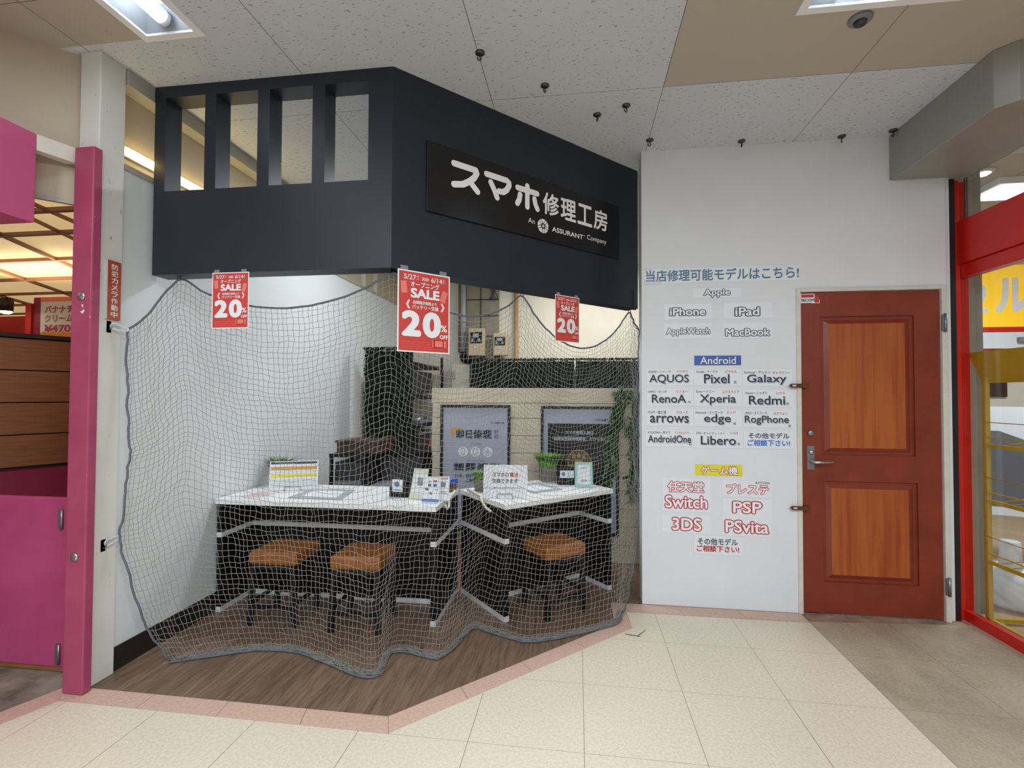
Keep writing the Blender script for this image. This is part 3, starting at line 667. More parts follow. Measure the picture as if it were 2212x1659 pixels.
# ------------------------------------------------------------------ ceiling lamps, hooks, detector
def ceiling_light(label, x0, y0, x1, y1, louver=False):
    p = thing('ceiling_light', label, 'ceiling light', ((x0+x1)/2, (y0+y1)/2, CZ), 0, 'recessed ceiling lights')
    r_ = 0.03; g = G(); z0, z1 = CZ-0.010, CZ+0.002
    g.box((x0-0.006, y0-0.006, z0), (x0+r_, y1+0.006, z1)); g.box((x1-r_, y0-0.006, z0), (x1+0.006, y1+0.006, z1))
    g.box((x0+r_, y0-0.006, z0), (x1-r_, y0+r_, z1)); g.box((x0+r_, y1-r_, z0), (x1-r_, y1+0.006, z1))
    build('rim', g, MT['lamp_white'], p, bevel=0.002)
    g = G(); a = (x0+r_, y0+r_, x1-r_, y1-r_); i_ = 0.035; b = (a[0]+i_, a[1]+i_, a[2]-i_, a[3]-i_); zt = CZ+0.09
    A = [(a[0], a[1], z1), (a[2], a[1], z1), (a[2], a[3], z1), (a[0], a[3], z1)]; B_ = [(b[0], b[1], zt), (b[2], b[1], zt), (b[2], b[3], zt), (b[0], b[3], zt)]
    g.add(A+B_, ((0, 4, 5, 1), (1, 5, 6, 2), (2, 6, 7, 3), (3, 7, 4, 0), (4, 7, 6, 5)))
    build('reflector', g, MT['reflector'], p)
    cx, cy = (x0+x1)/2, (y0+y1)/2
    if not louver:
        build('tube', G().tube([(cx, y0+0.09, CZ+0.035), (cx, y1-0.075, CZ+0.035)], 0.030, 14), MT['tube'], p)
        build('tube_cap', G().tube([(cx, y1-0.075, CZ+0.035), (cx, y1-0.055, CZ+0.035)], 0.031, 14), MT['lamp_white'], p)
    else:
        for q in (-0.055, 0.055): build('tube', G().tube([(x0+0.1, cy+q, CZ+0.05), (x1-0.1, cy+q, CZ+0.05)], 0.018, 12), MT['tube'], p)
        g = G()
        for k in range(1, 12):
            x = x0+r_+(x1-x0-2*r_)*k/12
            g.box((x-0.001, y0+r_, CZ-0.004), (x+0.001, y1-r_, CZ+0.022))
        g.box((x0+r_, cy-0.001, CZ-0.004), (x1-r_, cy+0.001, CZ+0.022))
        build('louver', g, MT['lamp_white'], p)
ceiling_light('long white recessed tube light on the ceiling by the left pillar', -1.95, 0.70, -1.658, 1.953)
ceiling_light('white louvered recessed light in the plain beige ceiling panel', 0.915, 1.87, 2.165, 2.164, True)

HK = [(-0.457, 2.229, 'cup hook in the ceiling nearest the corner of the black fascia'),
      (-0.17, 2.512, 'second cup hook in the ceiling from the fascia corner'),
      (0.267, 2.745, 'cup hook in the ceiling farthest out from the black sign face'),
      (0.11, 2.815, 'third cup hook along the sign face from the fascia corner'),
      (0.451, 3.141, 'cup hook in the ceiling above the left edge of the white wall'),
      (1.027, 3.226, 'cup hook in the ceiling above the middle of the white wall'),
      (1.623, 3.246, 'cup hook in the ceiling above the orange door'),
      (1.894, 3.211, 'cup hook in the ceiling tucked against the grey beam')]
h0 = None
for x, y, lb in HK:
    if h0 is None:
        h0 = o = thing('ceiling_hook', lb, 'hook', (x, y, CZ), 0.4, 'cup hooks in the ceiling')
        build('base_plate', G().lathe((0, 0, -0.011), ((0.012, 0), (0.022, 0.004), (0.023, 0.011)), 18), MT['hook'], o, True)
        build('hook', G().tube([(0, 0, -0.01), (0, 0, -0.020), (0.006, 0, -0.030), (0.0, 0, -0.040), (-0.010, 0, -0.036), (-0.013, 0, -0.026)], 0.0035, 8), MT['hook'], o, True)
    else:
        o = copy_tree(h0); o['label'] = lb; o.location = (x, y, CZ); o.rotation_euler.z = random.uniform(0, 3)
p = thing('smoke_detector', 'grey round detector on the beige ceiling panel', 'detector', (1.195, 2.233, CZ))
build('base', G().lathe((1.195, 2.233, CZ-0.016), ((0.036, 0), (0.045, 0.006), (0.046, 0.016)), 24), MT['grey'], p)
build('sensor_head', G().lathe((1.195, 2.233, CZ-0.034), ((0.010, 0), (0.022, 0.006), (0.026, 0.018)), 18), MT['dark_grey'], p)

# ------------------------------------------------------------------ protective net hung across the booth
def spline(pts, n):
    """Catmull-Rom through (t, x, y, z) points, sampled at n+1 even t"""
    out = []
    for k in range(n+1):
        t = pts[0][0]+(pts[-1][0]-pts[0][0])*k/n
        i = 0
        while i < len(pts)-2 and t > pts[i+1][0]: i += 1
        p1, p2 = pts[i], pts[i+1]; p0 = pts[i-1] if i else p1; p3 = pts[i+2] if i+2 < len(pts) else p2
        h = p2[0]-p1[0]; s = (t-p1[0])/h
        r = []
        for c in (1, 2, 3):
            m1 = (p2[c]-p0[c])/max(p2[0]-p0[0], 1e-6)*h; m2 = (p3[c]-p1[c])/max(p3[0]-p1[0], 1e-6)*h
            a = min(0.75, 1.0)
            m1 *= a; m2 *= a
            r.append((2*s**3-3*s**2+1)*p1[c]+(s**3-2*s**2+s)*m1+(-2*s**3+3*s**2)*p2[c]+(s**3-s**2)*m2)
        out.append(Vector(r))
    return out
def sag(t0, a, t1, b, drop, n=8):
    """a hanging rope between two hooks"""
    r = []
    for k in range(1, n):
        s = k/n; q = Vector(a).lerp(Vector(b), s); q.z -= drop*4*s*(1-s)
        r.append((t0+(t1-t0)*s, *q))
    return r
NC, NR = 132, 62
H1, H2, H3, H4 = (-2.093, 2.320, 1.958), (-0.905, 2.325, 1.960), (-0.331, 2.885, 1.945), (0.366, 3.560, 1.945)
TL, TR = (-2.185, 2.115, 1.662), (0.402, 3.330, 1.795)
top = [(0.0, *TL), (0.045, -2.150, 2.19, 1.745), (0.095, *H1)]+sag(0.095, H1, 0.41, H2, 0.165)+[(0.41, *H2)]
top += sag(0.41, H2, 0.64, H3, 0.168)+[(0.64, *H3)]+sag(0.64, H3, 0.93, H4, 0.285)+[(0.93, *H4), (0.965, 0.388, 3.45, 1.85), (1.0, *TR)]
bot = [(0.0, -2.03, 2.235), (0.045, -1.95, 2.275), (0.10, -1.84, 2.33), (0.17, -1.665, 2.408), (0.24, -1.459, 2.416), (0.30, -1.27, 2.352), (0.35, -1.095, 2.276), (0.385, -0.999, 2.250), (0.415, -0.945, 2.278),
       (0.435, -0.963, 2.356), (0.46, -0.975, 2.470), (0.485, -0.900, 2.500), (0.52, -0.774, 2.466), (0.55, -0.697, 2.462), (0.59, -0.649, 2.604), (0.635, -0.600, 2.800), (0.675, -0.50, 2.775), (0.735, -0.294, 2.692), (0.80, -0.10, 2.760), (0.90, 0.223, 2.970), (0.955, 0.262, 3.10), (1.0, 0.30, 3.19)]
bot = [(t_, x, y, 0.009) for t_, x, y in bot]
lef = [(0, *TL), (0.10, -2.196, 2.125, 1.50), (0.32, -2.165, 2.12, 1.15), (0.45, -2.150, 2.11, 0.97), (0.62, -2.205, 2.108, 0.655), (0.73, -2.155, 2.125, 0.46), (0.86, -2.13, 2.18, 0.24), (0.95, -2.09, 2.22, 0.09), (1.0, -2.03, 2.235, 0.009)]
rig = [(0, *TR), (0.3, 0.396, 3.325, 1.30), (0.58, 0.400, 3.335, 0.72), (0.74, 0.372, 3.27, 0.42), (0.88, 0.335, 3.22, 0.17), (1.0, 0.30, 3.19, 0.009)]
T_, B_, L_, R_ = spline(top, NC), spline(bot, NC), spline(lef, NR), spline(rig, NR)
def net_point(i, j):
    u, v = i/NC, j/NR
    a, b = T_[i], B_[i]
    wh = v**1.25                                   # cloth falls steeply, then spreads to the floor
    ruled = Vector((a.x+(b.x-a.x)*wh, a.y+(b.y-a.y)*wh, a.z+(b.z-a.z)*v))
    tl, tr, bl, br = T_[0], T_[NC], B_[0], B_[NC]
    cl = Vector((tl.x+(bl.x-tl.x)*wh, tl.y+(bl.y-tl.y)*wh, tl.z+(bl.z-tl.z)*v)); cr = Vector((tr.x+(br.x-tr.x)*wh, tr.y+(br.y-tr.y)*wh, tr.z+(br.z-tr.z)*v))
    el, er = max(0, 1-u/0.35)**2, max(0, 1-(1-u)/0.25)**2
    p = ruled+(L_[j]-cl)*el+(R_[j]-cr)*er
    # soft folds running down from the hooks
    env = math.sin(math.pi*min(1, max(0, u)))**0.5*math.sin(math.pi*v)**0.7
    f = 0.0
    for uc, wd, am in ((0.41, 0.020, -0.07), (0.64, 0.026, -0.085), (0.50, 0.035, 0.03), (0.25, 0.06, 0.03), (0.72, 0.03, 0.025), (0.84, 0.05, 0.04), (0.94, 0.02, -0.05)):
        f += am*math.exp(-((u-uc-0.03*v*(1 if uc > 0.45 else -0.6))/wd)**2)
    nz = noise.noise(Vector((u*9, v*2.2, 3.1)))*0.035+noise.noise(Vector((u*26, v*5, 7.7)))*0.012
    p.y += (f+nz)*env; p.x -= (f+nz)*env*0.35
    # a slack mesh never hangs quite square
    inn = math.sin(math.pi*v)**0.4
    p.x += noise.noise(Vector((i*0.83, j*0.61, 0.3)))*0.008+noise.noise(Vector((i*0.13, j*0.21, 4.3)))*0.020*inn
    p.z += (noise.noise(Vector((i*0.57, j*0.77, 5.3)))*0.008+noise.noise(Vector((i*0.11, j*0.16, 8.3)))*0.030*inn)*(1 if 0 < j < NR else 0)
    p.y += noise.noise(Vector((i*0.7, j*0.7, 9.3)))*0.006
    p.x = max(p.x, -2.215); p.z = max(p.z, 0.004)
    return p
P_ = [[net_point(i, j) for j in range(NR+1)] for i in range(NC+1)]
p = thing('protective_net', 'grey knotted net with dark border rope draped across the whole repair booth', 'net', (-0.9, 2.3, 0))
g = G(); rt_ = 0.00112
def strand(seq, k0):
    out = []
    for a, b in zip(seq, seq[1:]):
        out.append(a); m = (a+b)/2
        d_ = (b-a); L = d_.length
        n_ = noise.noise_vector(m*19.0+Vector((k0*1.7, 0, 0)))
        out.append(m+n_*L*0.20)
    out.append(seq[-1])
    for q in out:
        if q.z < 0.003: q.z = 0.003
    return out
for i in range(NC+1): g.tube(strand(P_[i], i), rt_, 4, cap=False)
for j in range(NR+1): g.tube(strand([P_[i][j] for i in range(NC+1)], j+500), rt_, 4, cap=False)
# slack meshes gathered along the foot rope
random.seed(11)
for k in range(640):
    i = random.randint(2, NC-8); q = []
    b0 = P_[i][NR]
    for s in range(random.randint(4, 7)):
        pp = P_[min(NC, i+s)][NR]
        q.append(pp+Vector((random.uniform(-0.02, 0.02), random.uniform(-0.015, 0.065)*random.random(), random.uniform(0.0, 0.024)*random.random())))
    g.tube([Vector((a.x, a.y, max(0.004, a.z))) for a in q], rt_, 4, cap=False)
build('netting', g, MT['net'], p, smooth=True)
g = G()
ed = [P_[i][0] for i in range(NC+1)]; g.tube(ed, 0.0052, 8)
g.tube([P_[0][j] for j in range(NR+1)], 0.0052, 8); g.tube([P_[NC][j] for j in range(NR+1)], 0.0042, 8)
g.tube([Vector((a.x, a.y-0.004, 0.0065)) for a in [P_[i][NR] for i in range(NC+1)]], 0.0055, 8)
for i in range(1, NC, 2):
    a = P_[i][0]; t_ = (P_[i+1][0]-P_[i-1][0]).normalized(); n1 = t_.orthogonal().normalized(); n2 = t_.cross(n1)
    g.tube([a+(n1*math.cos(x)+n2*math.sin(x))*0.0058 for x in [2*math.pi*q/8 for q in range(8)]], 0.0012, 4, closed=True)
build('border_rope', g, MT['rope'], p, smooth=True)

# fittings that hold the net
for (x, y, z, lb) in ((*H1, 'small dark ring hook under the fascia beside the papered wall'), (*H2, 'small dark ring hook under the fascia corner'), (*H3, 'small dark ring hook under the middle of the angled fascia'), (*H4, 'small dark ring hook under the fascia end beside the white wall')):
    o = thing('net_hook', lb, 'hook', (x, y, FZ0), 0, 'hooks holding up the net')
    build('ring', G().tube([(x+0.010*math.sin(2*math.pi*q/12), y, z+0.004+0.010*math.cos(2*math.pi*q/12)) for q in range(12)], 0.0022, 6, closed=True).tube([(x, y, FZ0+0.002), (x, y, z+0.012)], 0.0022, 6), MT['hook'], o)
def carabiner(label, x, y, z, dx, dy, dz):
    o = thing('carabiner', label, 'clip', (x, y, z), 0, 'clips tying the net to the walls')
    build('eye_plate', G().box((x-0.004, y-0.012, z-0.028), (x, y+0.012, z+0.028)).tube([(x+0.004+0.012*math.sin(a), y, z+0.012*math.cos(a)) for a in [2*math.pi*q/12 for q in range(12)]], 0.003, 6, closed=True), MT['dull_steel'], o)
    A = Vector((x+0.010, y, z+0.006)); B = Vector((x+dx, y+dy, z+dz)); t_ = (B-A).normalized(); s_ = Vector((0, 0, 1))-t_*t_.z; s_.normalize()
    L = (B-A).length; q = []
    for k in range(8):
        a = math.pi*k/7+math.pi/2
        q.append(A+t_*0.012+t_*0.012*math.cos(a)+s_*0.014*math.sin(a))
    for k in range(8):
        a = math.pi*k/7-math.pi/2
        q.append(B-t_*0.009+t_*0.009*math.cos(a)+s_*0.009*math.sin(a))
    build('clip', G().tube(q, 0.0040, 8, closed=True), MT['pale_steel'], o)
carabiner('upper steel clip joining the net rope to the cream pillar below the red plate', -2.222, 2.055, 1.672, 0.045, 0.058, -0.008)
carabiner('lower steel clip joining the net rope to the cream pillar', -2.222, 2.050, 0.635, 0.025, 0.062, 0.025)
o = thing('carabiner', 'steel clip joining the net to the edge of the white wall', 'clip', (0.417, 3.40, 0.70), 0, 'clips tying the net to the walls')
build('clip', G().tube([(0.416, 3.40, 0.720), (0.402, 3.37, 0.726), (0.396, 3.34, 0.722), (0.400, 3.335, 0.712), (0.416, 3.395, 0.700)], 0.003, 8), MT['lamp_white'], o)
o = thing('pillar_plate', 'narrow brick red plate with white vertical characters on the cream pillar', 'sign', (-2.222, 2.07, 1.70))
build('board', G().box((-2.222, 2.034, 1.708), (-2.210, 2.102, 1.990)), MT['plate_red'], o, bevel=0.001)
build('board_edge', G().box((-2.2225, 2.0325, 1.708), (-2.211, 2.0338, 1.990)), MT['white_edge'], o)
g = G()
for k, ch in enumerate('防犯カメラ作動中'):
    z1 = 1.974-0.0325*k
    q = G().text(ch, (2.051, z1-0.028, 2.085, z1), 0, 0.012)
    g.add([(-2.2093-v[1], v[0], v[2]) for v in q.v], q.f)
build('lettering', g, MT['white_print'], o)

# ------------------------------------------------------------------ pink shop on the left
o = thing('pink_post', 'tall worn pink post in front of the cream pillar', 'post', (-2.25, 1.96, 0))
build('body', G().box((-2.300, 1.942, 0), (-2.195, 1.985, 2.489)), MT['pink_post'], o, bevel=0.006)
build('strike_plate', G().lathe((-2.245, 1.942, 1.797), ((0.020, 0), (0.020, 0.004), (0.013, 0.007)), 18, 'y'), MT['chrome'], o)
build('plate_scrap', G().flat([(-2.250, 1.727), (-2.238, 1.716), (-2.226, 1.730), (-2.232, 1.738), (-2.238, 1.730)], 1.9412).flat([(-2.243, 1.762), (-2.235, 1.758), (-2.234, 1.744), (-2.242, 1.750)], 1.9412), MT['white_edge'], o)
build('lock', G().lathe((-2.247, 1.942, 0.615), ((0.019, 0), (0.019, 0.005), (0.015, 0.009), (0.006, 0.009)), 18, 'y'), MT['chrome'], o)
o = thing('swing_gate', 'low pink swing gate hinged to the pink post', 'gate', (-2.7, 2.1, 0))
build('panel', G().box((-3.25, 2.085, 0.028), (-2.365, 2.112, 0.842)), MT['pink'], o, bevel=0.003)
for z in (0.740, 0.092): build('hinge', G().box((-2.502, 2.076, z-0.048), (-2.484, 2.0845, z+0.048)).lathe((-2.484, 2.078, z-0.048), ((0.006, 0), (0.006, 0.096)), 10), MT['dull_steel'], o)
build('bottom_rail', G().box((-3.25, 2.09, 0.004), (-2.37, 2.108, 0.027)), MT['plank_brown'], o)
# low plank wall of the stall, standing on a pink plinth
PD = Vector((0.44, 0.90, 0)).normalized(); PA = Vector((-3.30, 2.80, 0))
def along(s, z, off=0.0): return PA+PD*s+Vector((PD.y, -PD.x, 0))*off+Vector((0, 0, z))
def wallbox(g, s0, s1, z0, z1, o0, o1):
    v = [along(s, z, q) for z in (z0, z1) for s, q in ((s0, o0), (s1, o0), (s1, o1), (s0, o1))]
    return g.add(v, ((3, 2, 1, 0), (4, 5, 6, 7), (0, 1, 5, 4), (1, 2, 6, 5), (2, 3, 7, 6), (3, 0, 4, 7)))
o = thing('plank_screen', 'brown plank screen on a pink plinth behind the pink gate', 'screen', along(-0.3, 0))
for k in range(4):
    z0 = 0.90+0.199*k
    build('plank', wallbox(G(), -1.6, 1.1, z0, z0+0.193, -0.02, 0.0), MT['plank_brown'], o, bevel=0.003)
build('cap_rail', wallbox(G(), -1.6, 1.1, 1.697, 1.722, -0.03, 0.012), MT['dark_brown'], o)
build('backing', wallbox(G(), -1.6, 1.1, 0.88, 1.697, -0.03, -0.021), MT['dark_brown'], o)
build('plinth', wallbox(G(), -1.6, 1.1, 0.0, 0.88, -0.05, 0.02), MT['pink_dark'], o)
o = thing('shop_sign_box', 'plain pink box sign hanging at the top left of the photo', 'sign', (-2.48, 1.3, 2.10))
build('body', G().box((-2.62, 0.6, 2.10), (-2.362, 1.832, 2.495)), MT['pink_sign'], o, bevel=0.004)
build('hanger', G().box((-2.52, 1.0, 2.495), (-2.50, 1.02, CZ)).box((-2.52, 1.6, 2.495), (-2.50, 1.62, CZ)), MT['white_edge'], o)
struct('beam_2', G().prism([(-2.364, 1.834), (-2.412, 1.834), (-2.375, 1.965), (-2.31, 1.985)], 2.425, 2.497), MT['off_white'], bevel=0.003)
# diagonal beige bulkhead above the stall front
struct('wall_left_front', G().prism([(-2.335, 2.022), (-4.2, 0.19), (-4.25, 0.24), (-2.345, 2.11)], 2.26, CZ), MT['beige_board'])
struct('trim_6', G().prism([(-2.333, 2.018), (-4.2, 0.185), (-4.21, 0.195), (-2.34, 2.028)], 2.245, 2.26), MT['trim_grey'])
# lit lattice ceiling of the stall
LZ = 2.28
struct('ceiling_lattice_panels', G().quad((-2.44, 2.08, LZ+0.03), (-2.44, 5.2, LZ+0.03), (-8, 5.2, LZ+0.03), (-8, 1.0, LZ+0.03), (-3.3, 1.0, LZ+0.03)), MT['cream_panel'])
g = G()
QD = Vector((-0.36, 0.93, 0)).normalized(); QN = Vector((QD.y, -QD.x, 0))
for s in range(-7, 3):
    a = Vector((-3.62, 2.61, 0))+QN*0.70*s
    n_ = QN*0.014
    pts = [a-QD*2.5-n_, a+QD*3.0-n_, a+QD*3.0+n_, a-QD*2.5+n_]
    pts = [(max(-8, min(-2.45, q.x)), max(1.0, min(5.2, q.y))) for q in pts]
    g.prism(pts, LZ+0.008, LZ+0.028)
for y in (2.16, 2.47, 2.97, 3.47, 3.97, 4.47, 4.97): g.box((-8, y-0.015, LZ+0.006), (-2.45, y+0.015, LZ+0.026))
struct('ceiling_lattice', g, MT['lattice'])
struct('wall_pink_shop_back', G().box((-8, 5.2, 0), (-2.45, 5.3, CZ)), MT['red_wall'])
struct('wall_pink_shop_side', G().box((-8.1, -3, 0), (-8.0, 5.3, CZ)), MT['red_wall'])
struct('wall_left_outer', G().box((-2.45, 2.14, 0), (-2.37, 5.3, 2.2)), MT['pink_dark'])
o = thing('menu_board', 'red framed menu poster with pink Japanese lettering and a price, above the brown planks', 'poster', (-5.1, 4.2, 1.8))
build('frame', G().box((-5.40, 4.20, 1.60), (-4.60, 4.24, 2.372)), MT['pink_dark'], o)
build('print', G().rect(-5.315, 1.72, -4.70, 2.312, 4.197), MT['paper'], o)
build('header_print', G().rect(-5.315, 2.265, -4.70, 2.312, 4.196), MT['poster_pale'], o)
build('food_print', G().flat([(-5.315, 1.72), (-4.70, 1.72), (-4.70, 2.06), (-4.92, 2.0), (-5.15, 2.03), (-5.315, 1.95)], 4.196), MT['orange'], o)
g = G().text('バナナ', (-5.265, 2.150, -5.025, 2.225), 4.194, 0.035).text('チ', (-5.01, 2.150, -4.94, 2.225), 4.194, 0.035).text('クリーム', (-5.265, 2.060, -4.94, 2.135), 4.194, 0.035).text('¥470', (-5.265, 1.955, -4.96, 2.035), 4.194, 0.05)
q = G().text('バナナ', (-5.265, 2.150, -5.025, 2.225), 4.195, 0.09, fit=0.035).text('クリーム', (-5.265, 2.060, -4.94, 2.135), 4.195, 0.09, fit=0.035).text('¥470', (-5.265, 1.955, -4.96, 2.035), 4.195, 0.11, fit=0.05)
build('lettering_outline', q, MT['white_print'], o); build('lettering', g, MT['pink'], o)
struct('trim_7', G().box((-5.47, 4.18, 1.5), (-5.405, 4.3, 2.25)), MT['red_wall'])
struct('wall_pink_shop_pier', G().box((-5.40, 4.245, 0), (-4.4, 5.2, LZ+0.2)), MT['pink_dark'])
o = thing('spot_lamp', 'small dark ceiling spot lamp glowing at the left edge', 'lamp', (-5.45, 4.0, LZ))
build('can', G().lathe((-5.45, 4.0, 2.14), ((0.05, 0), (0.055, 0.12)), 18), MT['dark_brown'], o)
build('bulb', G().lathe((-5.45, 4.0, 2.115), ((0.02, 0), (0.042, 0.012), (0.045, 0.026)), 16), MT['spot'], o)
build('stem', G().tube([(-5.45, 4.0, 2.26), (-5.45, 4.0, LZ)], 0.01, 8), MT['dark_brown'], o)

# warm tube on top of the papered wall
o = thing('cove_light', 'warm glowing tube light along the top of the papered wall', 'light', (-2.29, 2.7, 2.57))
build('housing', G().box((-2.2995, 2.16, 2.565), (-2.288, 3.35, 2.615)), MT['lamp_white'], o)
build('tube', G().tube([(-2.272, 2.18, 2.592), (-2.272, 3.33, 2.592)], 0.014, 10), MT['warm_tube'], o)

# ------------------------------------------------------------------ red shop front on the right
RX = 2.30
struct('trim_8', G().box((2.262, 3.31, 0), (2.292, 3.42, 2.69)), MT['black_trim'])
o = thing('red_shopfront', 'red enamelled shop front frame with transom, lintel and glass panes', 'shop front', (2.33, 3.0, 0))
build('post', G().box((2.293, 3.335, 0), (2.335, 3.40, 2.69)), MT['red'], o, bevel=0.003)
build('inner_jamb', G().box((2.335, 3.365, 0.0), (2.40, 3.40, 2.69)), MT['red'], o)
build('lintel', G().box((2.318, 1.2, 2.165), (2.40, 3.335, 2.430)), MT['red'], o, bevel=0.004)
build('door_track', G().box((2.336, 1.2, 2.085), (2.40, 3.36, 2.164)), MT['red'], o, bevel=0.003)
build('bottom_rail', G().box((2.325, 1.2, 0.0), (2.365, 3.335, 0.062)), MT['red'], o, bevel=0.003)
build('mullion', G().box((2.345, 3.300, 2.431), (2.36, 3.315, 2.69)), MT['dull_steel'], o)
build('transom_pane', G().box((2.350, 1.2, 2.431), (2.354, 3.30, 2.69)), MT['glass'], o)
build('door_pane', G().box((2.346, 1.2, 0.063), (2.350, 3.33, 2.084)), MT['glass'], o)
struct('wall_red_shop_pier', G().box((2.41, 3.42, 0), (2.475, 3.62, CZ)).box((2.475, 3.46, 0), (2.545, 3.62, CZ)), MT['trim_grey'])
struct('wall_red_shop_back', G().box((2.3, 6.3, 0), (7.5, 6.4, CZ)), MT['off_white'])
struct('wall_red_shop_far', G().box((7.4, -3, 0), (7.5, 6.3, CZ)), MT['off_white'])
o = thing('lit_shop_sign', 'lit yellow shop sign with white characters seen through the right glass', 'sign', (4.8, 6.0, 2.1))
build('panel', G().box((4.38, 6.02, 2.12), (6.4, 6.10, 2.80)), MT['sign_lit'], o)
g = G().text('ル', (4.545, 2.27, 4.90, 2.66), 6.012, 0.05).text('セ', (4.14, 2.28, 4.50, 2.62), 6.012, 0.05)
g = G().text('ル', (4.545, 2.27, 4.90, 2.66), 6.012, 0.05).stroke([(4.395, 2.56), (4.43, 2.555), (4.435, 2.47), (4.40, 2.40)], 0.055, 6.012).stroke([(4.395, 2.30), (4.45, 2.30)], 0.055, 6.012)
build('lettering', g, MT['white_print'], o)
build('red_band', G().box((4.36, 6.0, 2.06), (6.4, 6.06, 2.115)), MT['red'], o)
build('white_band', G().box((4.36, 6.0, 1.88), (6.4, 6.08, 2.058)), MT['paper'], o)
build('red_skirt', G().box((4.36, 6.02, 1.74), (6.4, 6.08, 1.878)), MT['red'], o)
o = thing('door_closer', 'small grey door closer under the lit yellow sign', 'door closer', (4.8, 6.0, 1.96))
build('body', G().box((4.74, 5.955, 1.945), (5.0, 5.998, 2.0)), MT['grey'], o, bevel=0.004)
o = thing('notice_board', 'dark notice with white blocks behind the yellow rack header', 'notice', (4.5, 6.1, 1.6))
build('sheet', G().box((4.43, 6.27, 1.35), (4.85, 6.2995, 1.72)), MT['dark_brown'], o)
build('print', G().ring(4.52, 1.62, 0.03, 0.045, 6.268, 4).rect(4.60, 1.58, 4.68, 1.595, 6.268).rect(4.60, 1.65, 4.68, 1.665, 6.268).rect(4.72, 1.58, 4.80, 1.665, 6.268), MT['white_print'], o)
for (a, b, c, e, lb) in ((3.12, 4.05, 3.95, 4.30, 'bright ceiling light seen through the red transom'),):
    o = thing('shop_ceiling_light', lb, 'ceiling light', (3.5, 4.17, CZ))
    build('housing', G().box((a-0.05, b-0.05, CZ-0.05), (c+0.05, e+0.05, CZ-0.001)), MT['lamp_white'], o)
    build('diffuser', G().box((a, b, CZ-0.065), (c, e, CZ-0.051)), MT['tube'], o)
o = thing('round_downlight', 'small round downlight seen through the red transom', 'ceiling light', (2.87, 3.88, CZ))
build('bezel', G().lathe((2.87, 3.88, CZ-0.02), ((0.06, 0), (0.07, 0.019)), 20), MT['lamp_white'], o)
build('bulb', G().lathe((2.87, 3.88, CZ-0.032), ((0.03, 0), (0.045, 0.011)), 16), MT['spot'], o)

# yellow wire rack along the inside of the glass
KX = 2.44
o = thing('display_rack', 'yellow metal wire display rack with blank header behind the right glass', 'rack', (KX+0.15, 3.0, 0))
for y in (3.305, 2.55): build('upright', G().box((KX-0.012, y-0.014, 0.004), (KX+0.012, y+0.014, 1.47)), MT['yellow'], o)
for y in (3.305, 2.55): build('rear_upright', G().box((KX+0.33, y-0.012, 0.004), (KX+0.35, y+0.012, 1.47)), MT['yellow'], o)
build('header', G().add([(KX-0.035, 3.39, 1.625), (KX-0.035, 2.50, 1.625), (KX+0.004, 2.52, 1.435), (KX+0.004, 3.33, 1.435), (KX-0.029, 3.39, 1.625), (KX-0.029, 2.50, 1.625), (KX+0.010, 2.52, 1.435), (KX+0.010, 3.33, 1.435)], ((0, 1, 2, 3), (7, 6, 5, 4), (0, 4, 5, 1), (1, 5, 6, 2), (2, 6, 7, 3), (3, 7, 4, 0))), MT['yellow'], o)
for z in (1.05, 0.72, 0.36):
    g = G().box((KX-0.014, 2.55, z), (KX-0.004, 3.305, z+0.022)).box((KX-0.014, 2.55, z+0.06), (KX-0.008, 3.305, z+0.066))
    for k in range(9): g.tube([(KX-0.01, 2.6+0.08*k, z+0.01), (KX+0.33, 2.62+0.08*k, z+0.055)], 0.003, 6)
    build('shelf', g, MT['yellow'], o)
build('base_rail', G().box((KX-0.012, 2.55, 0.004), (KX+0.012, 3.305, 0.034)).box((KX, 3.29, 0.012), (KX+0.34, 3.315, 0.034)), MT['yellow'], o)
g = G()
for z in (1.20, 0.87, 0.52): g.tube([(KX-0.012, 2.55, z), (KX-0.012, 3.305, z)], 0.0025, 6)
build('guard_wire', g, MT['yellow'], o)
o = thing('folding_signboard', 'white folding signboard with grey graphic leaning behind the yellow rack', 'signboard', (3.6, 4.4, 0))
g = G(); A = Matrix.Translation((3.60, 4.40, -0.20)) @ Matrix.Rotation(R(-20), 4, 'Z') @ Matrix.Rotation(R(-12), 4, 'X') @ Matrix.Scale(1.17, 4)
g.box((-0.42, -0.012, 0.50), (0.45, 0.012, 1.28), A); build('board', g, MT['paper'], o)
q = G().flat([(-0.38, 0.62), (-0.20, 0.56), (0.30, 0.56), (0.26, 0.80), (0.10, 1.0), (-0.12, 1.10), (-0.30, 1.10), (-0.40, 1.06)], -0.0135)
build('graphic', G().add([tuple(A @ Vector(v)) for v in q.v], q.f), MT['grey_ink'], o)
q = G().text('WO', (0.06, 1.10, 0.26, 1.20), -0.0135, 0.03).text('W', (0.06, 0.62, 0.18, 0.74), -0.0145, 0.03)
build('lettering', G().add([tuple(A @ Vector(v)) for v in q.v], q.f), MT['ink'], o)
g = G()
for x in (-0.40, 0.43): g.tube([tuple(A @ Vector((x, 0.0, 1.28))), tuple(A @ Vector((x+0.12, 0.0, 0.192)))], 0.014, 8)
build('front_leg', g, MT['dull_steel'], o)
g = G()
for x in (-0.40, 0.43): g.tube([tuple(A @ Vector((x, 0.02, 1.24))), (3.75+x*1.1, 5.05, 0.014)], 0.014, 8)
build('rear_leg', g, MT['dark_grey'], o)
o = thing('stand_base', 'white plastic water weighted stand base on the floor behind the rack', 'stand base', (2.86, 3.62, 0))
build('tank', G().lathe((2.86, 3.66, 0), ((0.21, 0), (0.22, 0.03), (0.21, 0.16), (0.14, 0.22), (0.07, 0.25)), 24), MT['paper'], o)
